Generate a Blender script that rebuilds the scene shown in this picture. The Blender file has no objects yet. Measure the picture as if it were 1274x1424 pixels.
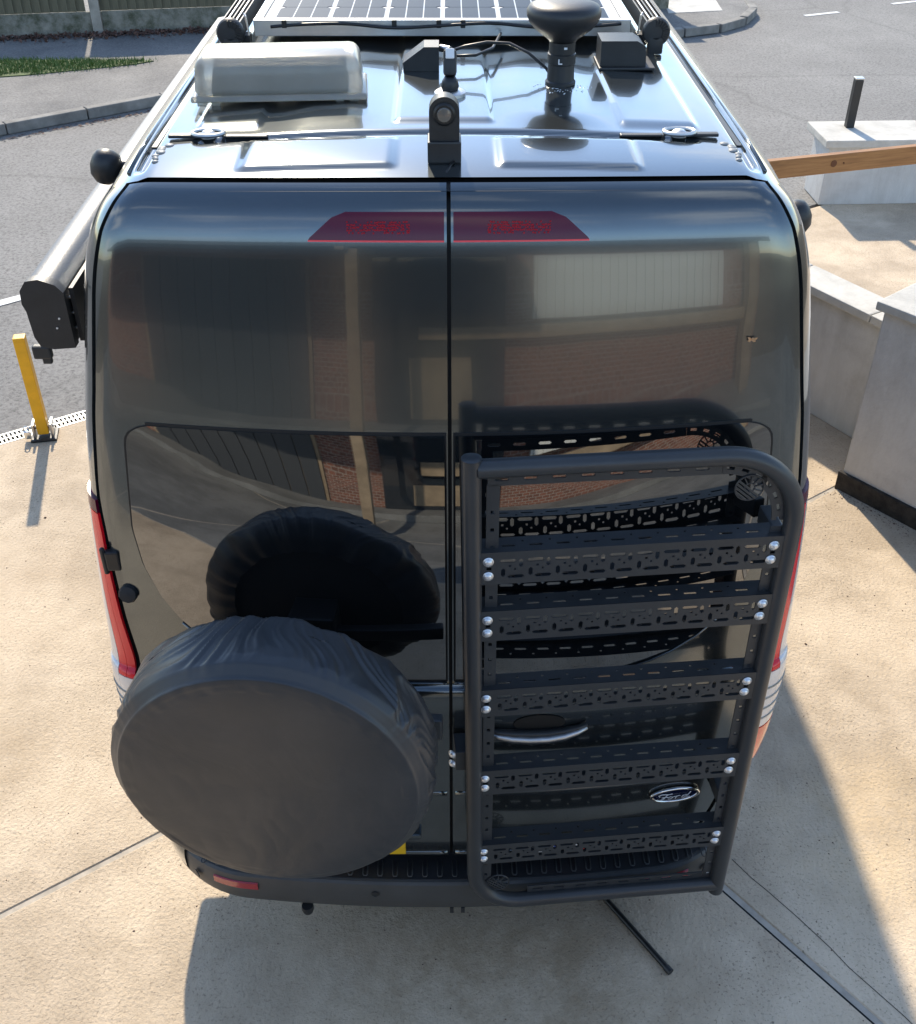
import bpy, bmesh, math, random
import numpy as np
from mathutils import Vector, Matrix, noise
random.seed(7)
R_ = math.radians
sc = bpy.context.scene
col = sc.collection

# ------------------------------------------------------------------ camera
CAM_C = Vector((-.012, -2.1, 3.3))
cd = bpy.data.cameras.new('camera'); cam = bpy.data.objects.new('camera', cd); col.objects.link(cam)
p, y_ = R_(36.55), R_(.85)
f = Vector((math.sin(y_)*math.cos(p), math.cos(y_)*math.cos(p), -math.sin(p)))
rt = Vector((math.cos(y_), -math.sin(y_), 0)); up = rt.cross(f)
ro = R_(.1); r2 = rt*math.cos(ro)+up*math.sin(ro); u2 = r2.cross(f)
cam.matrix_world = Matrix(((r2.x, u2.x, -f.x, CAM_C.x), (r2.y, u2.y, -f.y, CAM_C.y), (r2.z, u2.z, -f.z, CAM_C.z), (0, 0, 0, 1)))
cd.sensor_fit = 'HORIZONTAL'; cd.sensor_width = 36; cd.lens = 36*1500/1274; cd.clip_start = .05; cd.clip_end = 2000
sc.camera = cam

# ------------------------------------------------------------------ sky, sun, exposure
SUN_EL, SUN_AZ = 37.0, -12.1          # azimuth clockwise from +Y
w = bpy.data.worlds.new('World'); sc.world = w; w.use_nodes = True
nt = w.node_tree; nt.nodes.clear()
out = nt.nodes.new('ShaderNodeOutputWorld'); bg = nt.nodes.new('ShaderNodeBackground')
sky = nt.nodes.new('ShaderNodeTexSky'); sky.sky_type = 'NISHITA'; sky.sun_disc = False
sky.sun_elevation = R_(SUN_EL); sky.sun_rotation = R_(SUN_AZ); sky.dust_density = .2; sky.air_density = 1.0; sky.ozone_density = 2.3
tc = nt.nodes.new('ShaderNodeTexCoord'); mp = nt.nodes.new('ShaderNodeMapping'); mp.inputs['Scale'].default_value = (1.6, 1.6, 4.2); mp.inputs['Location'].default_value = (3.7, 1.3, .4)
n1 = nt.nodes.new('ShaderNodeTexNoise'); n1.inputs['Scale'].default_value = 1.5; n1.inputs['Detail'].default_value = 8; n1.inputs['Roughness'].default_value = .58
rp = nt.nodes.new('ShaderNodeValToRGB'); rp.color_ramp.elements[0].position = .54; rp.color_ramp.elements[1].position = .76
mx = nt.nodes.new('ShaderNodeMix'); mx.data_type = 'RGBA'
mx.inputs[7].default_value = (6.6, 6.8, 7.0, 1)
nt.links.new(tc.outputs['Generated'], mp.inputs['Vector']); nt.links.new(mp.outputs[0], n1.inputs['Vector'])
nt.links.new(n1.outputs['Fac'], rp.inputs[0]); nt.links.new(rp.outputs[0], mx.inputs[0])
nt.links.new(sky.outputs[0], mx.inputs[6]); nt.links.new(mx.outputs[2], bg.inputs[0]); nt.links.new(bg.outputs[0], out.inputs[0])
bg.inputs[1].default_value = .15
sd = bpy.data.lights.new('sun', 'SUN'); sd.energy = 3.3; sd.angle = R_(1.0); sd.color = (1, .88, .70)
so = bpy.data.objects.new('sun', sd); col.objects.link(so)
sv = Vector((math.sin(R_(SUN_AZ))*math.cos(R_(SUN_EL)), math.cos(R_(SUN_AZ))*math.cos(R_(SUN_EL)), math.sin(R_(SUN_EL))))
so.rotation_euler = sv.to_track_quat('Z', 'Y').to_euler(); so.location = (0, 8, 12)
sc.view_settings.view_transform = 'Standard'; sc.view_settings.look = 'None'; sc.view_settings.gamma = 1
sc.view_settings.use_curve_mapping = False; sc.view_settings.exposure = 1.08

# ------------------------------------------------------------------ materials
def mat(name, c, rough=.5, metal=0, coat=0, coat_r=.03, spec=.5, ior=1.5):
    m = bpy.data.materials.new(name); m.use_nodes = True
    b = m.node_tree.nodes['Principled BSDF']
    b.inputs['Base Color'].default_value = (*c, 1); b.inputs['Roughness'].default_value = rough
    b.inputs['Metallic'].default_value = metal; b.inputs['Coat Weight'].default_value = coat
    b.inputs['Coat Roughness'].default_value = coat_r; b.inputs['Specular IOR Level'].default_value = spec
    b.inputs['IOR'].default_value = ior
    return m
def nd(m, t, **k):
    n = m.node_tree.nodes.new(t)
    for a, v in k.items(): setattr(n, a, v)
    return n
def noise_node(m, scale, detail=4, rough=.55, stretch=(1, 1, 1), coord='Object', dist=0):
    tc = nd(m, 'ShaderNodeTexCoord'); mp = nd(m, 'ShaderNodeMapping'); mp.inputs['Scale'].default_value = stretch
    n = nd(m, 'ShaderNodeTexNoise'); n.inputs['Scale'].default_value = scale; n.inputs['Detail'].default_value = detail
    n.inputs['Roughness'].default_value = rough; n.inputs['Distortion'].default_value = dist
    m.node_tree.links.new(tc.outputs[coord], mp.inputs[0]); m.node_tree.links.new(mp.outputs[0], n.inputs['Vector'])
    return n
def ramp(m, src, stops):
    r = nd(m, 'ShaderNodeValToRGB'); e = r.color_ramp.elements
    e[0].position, e[0].color = stops[0][0], (*stops[0][1], 1); e[1].position, e[1].color = stops[-1][0], (*stops[-1][1], 1)
    for pz, c in stops[1:-1]:
        q = e.new(pz); q.color = (*c, 1)
    m.node_tree.links.new(src, r.inputs[0]); return r
def mixc(m, a, b, fac, mode='MULTIPLY'):
    x = nd(m, 'ShaderNodeMix', data_type='RGBA', blend_type=mode)
    L = m.node_tree.links
    for s, i in ((a, 6), (b, 7), (fac, 0)):
        if isinstance(s, (int, float)): x.inputs[i].default_value = s
        elif isinstance(s, tuple): x.inputs[i].default_value = (*s, 1)
        else: L.new(s, x.inputs[i])
    return x.outputs[2]
def bsdf(m): return m.node_tree.nodes['Principled BSDF']
def setc(m, s): m.node_tree.links.new(s, bsdf(m).inputs['Base Color'])
def bump(m, s, strength=.3, dist=.01, prev=None, inp='Normal'):
    b = nd(m, 'ShaderNodeBump'); b.inputs['Strength'].default_value = strength; b.inputs['Distance'].default_value = dist
    m.node_tree.links.new(s, b.inputs['Height'])
    if prev: m.node_tree.links.new(prev, b.inputs['Normal'])
    m.node_tree.links.new(b.outputs[0], bsdf(m).inputs[inp]); return b.outputs[0]
def grain(m, base, amt=.25, scale=6, bs=.15, bd=.003, bscale=120):
    n = noise_node(m, scale, 6, .6); lo = tuple(v*(1-amt) for v in base); hi = tuple(min(1, v*(1+amt)) for v in base)
    r = ramp(m, n.outputs['Fac'], [(.3, lo), (.7, hi)]); setc(m, r.outputs[0])
    n2 = noise_node(m, bscale, 3); bump(m, n2.outputs['Fac'], bs, bd); return r
def concrete(name, lo, hi, speck=(.10, .075, .05)):
    m = mat(name, hi, .88)
    a = noise_node(m, 1.1, 8, .62); b = noise_node(m, 7, 6, .65, dist=.6)
    r1 = ramp(m, a.outputs['Fac'], [(.32, tuple(v*.86 for v in lo)), (.45, lo), (.58, hi), (.75, tuple(v*1.10 for v in hi))])
    r2 = ramp(m, b.outputs['Fac'], [(.3, (.80, .78, .75)), (.6, (1, 1, 1))])
    c = mixc(m, r1.outputs[0], r2.outputs[0], .75)
    # small pits and grit
    s = noise_node(m, 95, 3, .6); rs = ramp(m, s.outputs['Fac'], [(.36, (1, 1, 1)), (.42, (0, 0, 0))])
    big = noise_node(m, 3, 3); rb = ramp(m, big.outputs['Fac'], [(.35, (.25, .25, .25)), (.65, (1, 1, 1))])
    fac = mixc(m, mixc(m, rs.outputs[0], rb.outputs[0], 1.0), (.6, .6, .6), 1.0)
    c = mixc(m, c, speck, fac, 'MIX')
    v = nd(m, 'ShaderNodeTexVoronoi'); v.inputs['Scale'].default_value = 9
    tc = nd(m, 'ShaderNodeTexCoord'); m.node_tree.links.new(tc.outputs['Object'], v.inputs['Vector'])
    rv = ramp(m, v.outputs['Distance'], [(.03, (1, 1, 1)), (.055, (0, 0, 0))])
    wn = nd(m, 'ShaderNodeTexNoise'); wn.inputs['Scale'].default_value = 9
    m.node_tree.links.new(tc.outputs['Object'], wn.inputs['Vector'])
    rw = ramp(m, wn.outputs['Fac'], [(.52, (0, 0, 0)), (.6, (.8, .8, .8))])
    c = mixc(m, c, (.07, .055, .04), mixc(m, rv.outputs[0], rw.outputs[0], 1.0), 'MIX')
    if name == 'driveway_concrete':
        for (sx, sy, sc_, col_, amt_) in ((.12, -.25, 1.15, (.30, .22, .13), .75), (-1.9, .75, 1.6, (.40, .29, .17), .5), (1.75, .35, 1.4, (.62, .44, .22), .4), (-2.2, 1.7, 1.2, (.42, .31, .2), .45)):
            mp_ = nd(m, 'ShaderNodeMapping'); mp_.inputs['Location'].default_value = (-sx*sc_, -sy*sc_*1.4, 0); mp_.inputs['Scale'].default_value = (sc_, sc_*1.4, 1)
            gr = nd(m, 'ShaderNodeTexGradient', gradient_type='SPHERICAL'); m.node_tree.links.new(tc.outputs['Object'], mp_.inputs[0]); m.node_tree.links.new(mp_.outputs[0], gr.inputs[0])
            nz = noise_node(m, 3.5, 7, .7); rz2 = ramp(m, nz.outputs['Fac'], [(.35, (0, 0, 0)), (.62, (1, 1, 1))]); rg = ramp(m, gr.outputs['Fac'], [(.0, (0, 0, 0)), (.6, (1, 1, 1))])
            c = mixc(m, c, col_, mixc(m, mixc(m, rz2.outputs[0], rg.outputs[0], 1.0), (amt_, amt_, amt_), 1.0), 'MIX')
    setc(m, c)
    # brushed swirls
    wv = nd(m, 'ShaderNodeTexWave'); wv.inputs['Scale'].default_value = 11; wv.inputs['Distortion'].default_value = 26
    wv.inputs['Detail'].default_value = 3; wv.inputs['Detail Scale'].default_value = .35
    m.node_tree.links.new(tc.outputs['Object'], wv.inputs['Vector'])
    b1 = bump(m, wv.outputs['Fac'], .13, .004)
    f2 = noise_node(m, 70, 4, .7); b2 = bump(m, f2.outputs['Fac'], .75, .009, b1)
    return m
M = {}
M['concrete'] = concrete('driveway_concrete', (.50, .400, .285), (.64, .52, .375))
M['concrete_far'] = concrete('pale_concrete', (.50, .41, .29), (.60, .50, .36))
M['mortar'] = mat('joint_mortar', (.42, .38, .31), .9); grain(M['mortar'], (.42, .38, .31), .3, 14)
m = M['asphalt'] = mat('road_asphalt', (.14, .14, .14), .85)
a = noise_node(m, .6, 7, .6); r1 = ramp(m, a.outputs['Fac'], [(.3, (.165, .160, .150)), (.5, (.205, .199, .188)), (.7, (.25, .243, .228))])
b = noise_node(m, 38, 6, .85); r2 = ramp(m, b.outputs['Fac'], [(.38, (.35, .35, .35)), (.5, (.95, .95, .95)), (.66, (1.2, 1.2, 1.2))])
c = mixc(m, r1.outputs[0], r2.outputs[0], .85)
wn = noise_node(m, 1.3, 4, .6); tcn = nd(m, 'ShaderNodeTexCoord'); mxv = nd(m, 'ShaderNodeMix', data_type='RGBA'); mxv.inputs[0].default_value = .2
m.node_tree.links.new(tcn.outputs['Object'], mxv.inputs[6]); m.node_tree.links.new(wn.outputs['Color'], mxv.inputs[7])
v = nd(m, 'ShaderNodeTexVoronoi', feature='DISTANCE_TO_EDGE'); v.inputs['Scale'].default_value = .42
m.node_tree.links.new(mxv.outputs[2], v.inputs['Vector'])
rv = ramp(m, v.outputs['Distance'], [(.0, (.3, .3, .3)), (.010, (1, 1, 1))])
c = mixc(m, c, rv.outputs[0], .28); setc(m, c); bump(m, b.outputs['Fac'], .7, .01)
m = M['pavement'] = mat('pavement_tarmac', (.2, .19, .18), .9)
a = noise_node(m, 1.2, 7, .65); r1 = ramp(m, a.outputs['Fac'], [(.3, (.13, .128, .125)), (.7, (.27, .26, .24))])
b = noise_node(m, 45, 4, .7); r2 = ramp(m, b.outputs['Fac'], [(.35, (.5, .5, .5)), (.6, (1, 1, 1))]); setc(m, mixc(m, r1.outputs[0], r2.outputs[0], .8)); bump(m, b.outputs['Fac'], .6, .01)
M['earth'] = mat('earth', (.10, .08, .05), .95); grain(M['earth'], (.10, .08, .05), .4, 2)
M['kerb'] = mat('kerb_stone', (.22, .21, .19), .9); grain(M['kerb'], (.22, .21, .19), .35, 5, .4, .01, 60)
M['grass'] = mat('grass_blade', (.09, .15, .03), .7); M['grass2'] = mat('grass_soil', (.06, .09, .025), .9); grain(M['grass2'], (.07, .10, .03), .5, 9)
M['white_line'] = mat('road_paint', (.6, .6, .58), .7); grain(M['white_line'], (.58, .58, .56), .25, 12)
M['render'] = mat('painted_render', (.46, .45, .44), .85)
m = M['render']; a = noise_node(m, 2.2, 7, .65); r1 = ramp(m, a.outputs['Fac'], [(.3, (.44, .425, .40)), (.5, (.57, .56, .535)), (.8, (.64, .63, .60))])
st = noise_node(m, 5, 5, .7, (1, 1, .18)); r2 = ramp(m, st.outputs['Fac'], [(.33, (.78, .77, .75)), (.55, (1, 1, 1))])
setc(m, mixc(m, r1.outputs[0], r2.outputs[0], .7)); b = noise_node(m, 55, 4, .6); bump(m, b.outputs['Fac'], .5, .006)
M['coping'] = mat('coping_stone', (.5, .48, .43), .85); grain(M['coping'], (.50, .48, .43), .22, 5, .5, .006, 60)
M['bitumen'] = mat('bitumen', (.025, .022, .02), .9); grain(M['bitumen'], (.03, .026, .022), .6, 20, .8, .01, 60)
m = M['fence'] = mat('fence_wood', (.10, .09, .055), .9)
a = noise_node(m, 3, 6, .65, (8, 8, .6)); r1 = ramp(m, a.outputs['Fac'], [(.25, (.055, .055, .035)), (.5, (.125, .11, .07)), (.75, (.17, .155, .10))]); setc(m, r1.outputs[0]); bump(m, a.outputs['Fac'], .4, .01)
M['gravel_board'] = mat('gravel_board', (.20, .19, .15), .9)
m = M['gravel_board']; a = noise_node(m, 6, 7, .7); r1 = ramp(m, a.outputs['Fac'], [(.35, (.07, .075, .045)), (.55, (.22, .21, .17)), (.75, (.33, .31, .26))]); setc(m, r1.outputs[0]); bump(m, a.outputs['Fac'], .5, .02)
M['post_concrete'] = mat('post_concrete', (.34, .31, .26), .9); grain(M['post_concrete'], (.34, .31, .26), .25, 6)
M['leaf'] = mat('dead_leaf', (.10, .045, .035), .8); grain(M['leaf'], (.10, .05, .035), .5, 8)
# van paint: dark grey green metallic with clear coat
m = M['paint'] = mat('van_paint', (.10, .108, .102), .17, .85, 1.0, .015)
a = noise_node(m, 900, 2); r1 = ramp(m, a.outputs['Fac'], [(.3, (.104, .117, .120)), (.7, (.138, .153, .157))])
dd = noise_node(m, 3.2, 6, .7); r2 = ramp(m, dd.outputs['Fac'], [(.35, (1, 1, 1)), (.75, (.9, .9, .88))]); setc(m, mixc(m, r1.outputs[0], r2.outputs[0], 1.0))
dn = noise_node(m, 2.2, 2, .5); bump(m, dn.outputs['Fac'], .05, .02, inp='Coat Normal')
rr = ramp(m, dd.outputs['Fac'], [(.4, (.01, .01, .01)), (.8, (.05, .05, .05))]); m.node_tree.links.new(rr.outputs[0], bsdf(m).inputs['Coat Roughness'])
m = M['glass'] = mat('privacy_glass', (.004, .005, .006), .02, 0, 1, .0, 1.0, 1.75)
dn = noise_node(m, 3.0, 1, .5); bump(m, dn.outputs['Fac'], .04, .02)
M['windscreen'] = mat('windscreen_glass', (.01, .012, .012), .03, 0, 1)
M['seal'] = mat('black_rubber', (.006, .006, .006), .6)
M['trim'] = mat('black_plastic', (.018, .019, .02), .45); grain(M['trim'], (.018, .019, .02), .3, 12, .2, .002, 220)
M['bumper'] = mat('bumper_plastic', (.055, .056, .055), .5); grain(M['bumper'], (.055, .056, .055), .18, 5, .2, .002, 260)
M['step'] = mat('step_plastic', (.012, .013, .015), .5); grain(M['step'], (.012, .013, .015), .3, 12, .3, .002, 150)
M['powder'] = mat('powder_coat', (.036, .038, .040), .36); grain(M['powder'], (.036, .038, .040), .12, 9, .15, .001, 500)
M['zinc'] = mat('zinc_bolt', (.78, .79, .80), .36, .75)
M['chrome'] = mat('chrome', (.72, .72, .71), .12, 1)
M['alu'] = mat('aluminium', (.55, .55, .54), .38, 1); grain(M['alu'], (.52, .52, .51), .12, 8)
M['red_lens'] = mat('red_lens', (.78, .008, .018), .22, 0, .3, .03)
M['dark_red'] = mat('dark_red_lens', (.085, .002, .018), .15, 0, 0, .01, .35)
M['led_red'] = mat('red_led_reflector', (.38, .008, .03), .3, .2)
M['clear_lens'] = mat('clear_lens', (.72, .68, .64), .18, .1, .6, .02)
M['orange_lens'] = mat('orange_red_lens', (.72, .045, .03), .2, 0, 1)
M['reflector'] = mat('red_reflector', (.35, .01, .015), .2, 0, 1)
M['plate'] = mat('plate_yellow', (.75, .48, .02), .35)
M['badge_blue'] = mat('badge_blue', (.004, .008, .035), .15, 0, 1)
M['white'] = mat('white_print', (.75, .75, .75), .4)
M['red_print'] = mat('red_print', (.55, .03, .03), .35); M['blue_print'] = mat('blue_print', (.03, .06, .28), .35)
# spare wheel cover vinyl
m = M['vinyl'] = mat('cover_vinyl', (.028, .029, .031), .38, 0, 0, .2)
a = noise_node(m, 5, 5, .6); r1 = ramp(m, a.outputs['Fac'], [(.3, (.029, .032, .035)), (.5, (.036, .038, .041)), (.72, (.046, .047, .049))]); setc(m, r1.outputs[0])
b = noise_node(m, 330, 2); b1 = bump(m, b.outputs['Fac'], .10, .001); b = noise_node(m, 4.5, 5, .5, dist=1.2); bump(m, b.outputs['Fac'], .14, .02, b1)
M['yellow'] = mat('yellow_paint', (.80, .42, .008), .4); grain(M['yellow'], (.80, .42, .008), .12, 12)
M['timber'] = mat('stained_timber', (.30, .14, .04), .6)
m = M['timber']; a = noise_node(m, 7, 6, .6, (.5, 9, 9), dist=.5); r1 = ramp(m, a.outputs['Fac'], [(.3, (.20, .085, .025)), (.55, (.33, .155, .05)), (.75, (.40, .20, .07))]); setc(m, r1.outputs[0])
M['knot'] = mat('timber_knot', (.12, .04, .012), .7)
M['grating'] = mat('galvanised_grate', (.5, .5, .48), .45, .6); grain(M['grating'], (.50, .50, .48), .2, 9)
M['dark'] = mat('dark_void', (.008, .008, .008), .9)
M['cell'] = mat('solar_cell', (.012, .016, .035), .35, 0, 0, .01, .5, 1.13)
m = M['cell']; tcn = nd(m, 'ShaderNodeTexCoord'); sp = nd(m, 'ShaderNodeSeparateXYZ'); m.node_tree.links.new(tcn.outputs['Object'], sp.inputs[0])
ma = nd(m, 'ShaderNodeMath', operation='MULTIPLY'); ma.inputs[1].default_value = 1/.052; m.node_tree.links.new(sp.outputs[0], ma.inputs[0])
fr = nd(m, 'ShaderNodeMath', operation='FRACT'); m.node_tree.links.new(ma.outputs[0], fr.inputs[0])
r1 = ramp(m, fr.outputs[0], [(.46, (.014, .018, .036)), (.475, (.55, .56, .56)), (.525, (.55, .56, .56)), (.54, (.014, .018, .036))]); setc(m, r1.outputs[0])
M['backsheet'] = mat('white_backsheet', (.55, .56, .57), .6, 0, 0, .01, .3)
# translucent lid
m = M['lid'] = mat('smoked_lid', (.62, .60, .55), .28, 0, .3, .1); bsdf(m).inputs['Transmission Weight'].default_value = .62; bsdf(m).inputs['IOR'].default_value = 1.2
a = noise_node(m, 9, 4, .6); r1 = ramp(m, a.outputs['Fac'], [(.3, (.50, .475, .41)), (.7, (.60, .575, .51))]); setc(m, r1.outputs[0])
M['lid_core'] = mat('lid_core', (.17, .16, .14), .5)
M['light_top'] = mat('bright_plastic', (.55, .57, .58), .2, 0, 1)
M['sealant'] = mat('sealant', (.22, .23, .23), .55); M['awning_case'] = mat('awning_case', (.030, .031, .032), .36); grain(M['awning_case'], (.030, .031, .032), .2, 3)
M['tyre'] = mat('tyre_rubber', (.02, .02, .02), .8)
M['camlens'] = mat('camera_lens', (.14, .13, .115), .25, .3, 1)
M['brick'] = mat('red_brick', (.22, .09, .055), .9)
m = M['brick']; bt = nd(m, 'ShaderNodeTexBrick'); bt.inputs['Scale'].default_value = 4.4; bt.inputs['Color1'].default_value = (.24, .10, .065, 1); bt.inputs['Color2'].default_value = (.15, .07, .05, 1); bt.inputs['Mortar'].default_value = (.33, .30, .26, 1)
bt.inputs['Mortar Size'].default_value = .022
tcn = nd(m, 'ShaderNodeTexCoord'); mp = nd(m, 'ShaderNodeMapping'); mp.inputs['Rotation'].default_value = (R_(90), 0, 0)
m.node_tree.links.new(tcn.outputs['Object'], mp.inputs[0]); m.node_tree.links.new(mp.outputs[0], bt.inputs['Vector']); setc(m, bt.outputs['Color'])
M['door_dark'] = mat('charcoal_door', (.045, .05, .055), .5); M['white_sheet'] = mat('white_sheet', (.62, .64, .62), .5)
M['beige_timber'] = mat('weathered_timber', (.30, .23, .15), .8); grain(M['beige_timber'], (.30, .23, .15), .3, 4)
M['roof_felt'] = mat('roof_felt', (.08, .08, .08), .9); M['porch_shade'] = mat('porch_shade_glass', (.02, .025, .03), .05, 0, 1)  # the dark glass colour stands for shade inside the porch recess
M['clip'] = mat('cable_black', (.01, .01, .01), .4)

# ------------------------------------------------------------------ mesh helpers
class MB:
    def __init__(s): s.v = []; s.f = []
    def add(s, vs, fs, M4=None):
        o = len(s.v)
        s.v += [tuple(M4 @ Vector(a)) if M4 is not None else tuple(a) for a in vs]; s.f += [tuple(i+o for i in q) for q in fs]; return s
    def box(s, c, d, M4=None, rz=0, bev=0):
        x, y, z = (k/2 for k in d); C = Matrix.Translation(Vector(c)) @ Matrix.Rotation(rz, 4, 'Z')
        if M4 is not None: C = M4 @ C
        if bev:
            bm = bmesh.new(); bmesh.ops.create_cube(bm, size=1)
            for q in bm.verts: q.co = Vector((q.co.x*d[0], q.co.y*d[1], q.co.z*d[2]))
            bmesh.ops.bevel(bm, geom=bm.edges[:], offset=bev, segments=2, affect='EDGES', profile=.6)
            bm.verts.index_update(); s.add([q.co for q in bm.verts], [[k.index for k in g.verts] for g in bm.faces], C); bm.free(); return s
        return s.add([(-x, -y, -z), (x, -y, -z), (x, y, -z), (-x, y, -z), (-x, -y, z), (x, -y, z), (x, y, z), (-x, y, z)],
                     [(0, 3, 2, 1), (4, 5, 6, 7), (0, 1, 5, 4), (1, 2, 6, 5), (2, 3, 7, 6), (3, 0, 4, 7)], C)
    def tube(s, path, r, n=16, caps=True, M4=None):
        P = [Vector(q) for q in path]; vs = []; fs = []
        T = [(P[min(i+1, len(P)-1)]-P[max(i-1, 0)]).normalized() for i in range(len(P))]
        a = Vector((0, 0, 1)) if abs(T[0].z) < .9 else Vector((1, 0, 0))
        N = (a-T[0]*a.dot(T[0])).normalized()
        for i, (q, t) in enumerate(zip(P, T)):
            N = (N-t*N.dot(t)).normalized(); B = t.cross(N); rr = r[i] if isinstance(r, (list, tuple)) else r
            vs += [q+(N*math.cos(2*math.pi*k/n)+B*math.sin(2*math.pi*k/n))*rr for k in range(n)]
        for i in range(len(P)-1):
            fs += [(i*n+k, i*n+(k+1) % n, (i+1)*n+(k+1) % n, (i+1)*n+k) for k in range(n)]
        if caps: fs += [tuple(range(n))[::-1], tuple((len(P)-1)*n+k for k in range(n))]
        return s.add(vs, fs, M4)
    def lathe(s, prof, n=32, M4=None):
        vs = []; fs = []
        for r, z in prof: vs += [(r*math.cos(2*math.pi*k/n), r*math.sin(2*math.pi*k/n), z) for k in range(n)]
        for i in range(len(prof)-1): fs += [(i*n+k, i*n+(k+1) % n, (i+1)*n+(k+1) % n, (i+1)*n+k) for k in range(n)]
        fs += [tuple(range(n))[::-1], tuple((len(prof)-1)*n+k for k in range(n))]
        return s.add(vs, fs, M4)
    def prism(s, poly, z0, z1, M4=None):
        n = len(poly)
        return s.add([(a, b, z0) for a, b in poly]+[(a, b, z1) for a, b in poly],
                     [tuple(range(n))[::-1], tuple(range(n, 2*n))]+[(k, (k+1) % n, (k+1) % n+n, k+n) for k in range(n)], M4)
    def mesh(s, name, m, smooth=False, fix=True):
        me = bpy.data.meshes.new(name); me.from_pydata([tuple(q) for q in s.v], [], s.f)
        if fix:
            bm = bmesh.new(); bm.from_mesh(me); bmesh.ops.recalc_face_normals(bm, faces=bm.faces[:]); bm.to_mesh(me); bm.free()
        me.materials.append(M[m]); 
        if smooth:
            me.polygons.foreach_set('use_smooth', [True]*len(me.polygons))
            if smooth != 'all': me.set_sharp_from_angle(angle=R_(smooth if smooth is not True and isinstance(smooth, (int, float)) else 40))
        me.update(); return me
    def build(s, name, m, parent=None, smooth=False, fix=True):
        return link(name, s.mesh(name, m, smooth, fix), parent)
def link(name, me, parent=None, loc=None, world=False):
    o = bpy.data.objects.new(name, me); col.objects.link(o)
    if loc is not None: o.location = loc
    if parent is not None: o.parent = parent
    return o
def root(name, loc=(0, 0, 0), rz=0, rx=0):
    o = bpy.data.objects.new(name, None); col.objects.link(o); o.location = loc; o.rotation_euler = (rx, 0, rz); o.empty_display_size = .1; return o
def tag(o, label=None, cat=None, group=None, kind=None):
    if label: o['label'] = label
    if cat: o['category'] = cat
    if group: o['group'] = group
    if kind: o['kind'] = kind
    return o
def copy_tree(o, parent=None):
    c = o.copy(); col.objects.link(c)
    if parent is not None: c.parent = parent
    for ch in [k for k in o.children]: copy_tree(ch, c)
    return c
def T(x, y, z): return Matrix.Translation((x, y, z))
def RZ(a): return Matrix.Rotation(a, 4, 'Z')
def RX(a): return Matrix.Rotation(a, 4, 'X')
def RY(a): return Matrix.Rotation(a, 4, 'Y')

# ------------------------------------------------------------------ ground
def bl(x): return 3.344+.635*(x+2.103)            # line where the driveway meets the road
g = MB(); g.prism([(-160, -160), (160, -160), (160, 200), (-160, 200)], -.5, -.12); tag(g.build('ground', 'earth'), kind='structure')
g = MB(); g.prism([(-60, bl(-60)), (60, bl(60)), (60, 120), (-60, 120)], -.11, -.006); tag(g.build('road', 'asphalt'), kind='structure')
def clip(poly, a, b, c):                             # keep a*x+b*y<=c
    o = []
    for i in range(len(poly)):
        p, q = poly[i], poly[(i+1) % len(poly)]; dp, dq = a*p[0]+b*p[1]-c, a*q[0]+b*q[1]-c
        if dp <= 0: o.append(p)
        if dp*dq < 0: t = dp/(dp-dq); o.append((p[0]+(q[0]-p[0])*t, p[1]+(q[1]-p[1])*t))
    return o
def split(polys, p0, d, gap):
    n = Vector((-d[1], d[0])).normalized(); c = n.x*p0[0]+n.y*p0[1]; o = []
    for q in polys:
        A = clip(q, n.x, n.y, c-gap/2); B = clip(q, -n.x, -n.y, -c-gap/2)
        o += [k for k in (A, B) if len(k) > 2]
    return o
drive = root('driveway'); tag(drive, kind='structure')
X0, X1 = -9, 9
whole = [(X0, -8.), (X1, -8.), (X1, bl(X1)), (X0, bl(X0))]
M['mortar'] = mat('joint_mortar', (.42, .37, .30), .9); grain(M['mortar'], (.42, .37, .30), .25, 14)
whole = clip(whole, -.635, 1, 3.344+.635*2.103-.06)
J1p, J1d = (-1.522, .068), (1, .692)
parts = split([whole], J1p, J1d, .017)
low = [q for q in parts if min(k[1] for k in q) < -7.9]; upp = [q for q in parts if q not in low]
J2p, J2d = (.956, .132), (.614, -.789)
low2 = []
for q in low:
    low2 += split([q], J2p, J2d, .026)
low3 = split(low2, (-4.2, -1.9), (-.62, .79), .03); low3 = split(low3, (0, -3.9), (1, .692), .03)
low3 = split(low3, (0, -2.45), (1, .12), .02)
M['yard'] = concrete('shade_grey_yard', (.17, .174, .168), (.23, .234, .226))  # darker grey on the unseen slabs stands in for shaded ground in reflections
upp2 = split(upp, (3.2, 3.6), (-.62, .79), .02)
upp2 = split(upp2, (-3.6, 1.2), (-.62, .79), .02)
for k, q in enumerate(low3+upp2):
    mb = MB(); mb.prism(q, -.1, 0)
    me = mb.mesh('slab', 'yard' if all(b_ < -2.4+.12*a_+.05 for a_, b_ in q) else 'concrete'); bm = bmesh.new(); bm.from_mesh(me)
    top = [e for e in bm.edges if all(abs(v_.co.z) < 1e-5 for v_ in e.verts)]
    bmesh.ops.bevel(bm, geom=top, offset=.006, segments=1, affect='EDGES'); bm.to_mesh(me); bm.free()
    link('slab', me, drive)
g = MB(); g.prism(clip(whole, 0, 1, 99), -.11, -.0045); g.build('joint_filler', 'mortar', drive)
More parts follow.
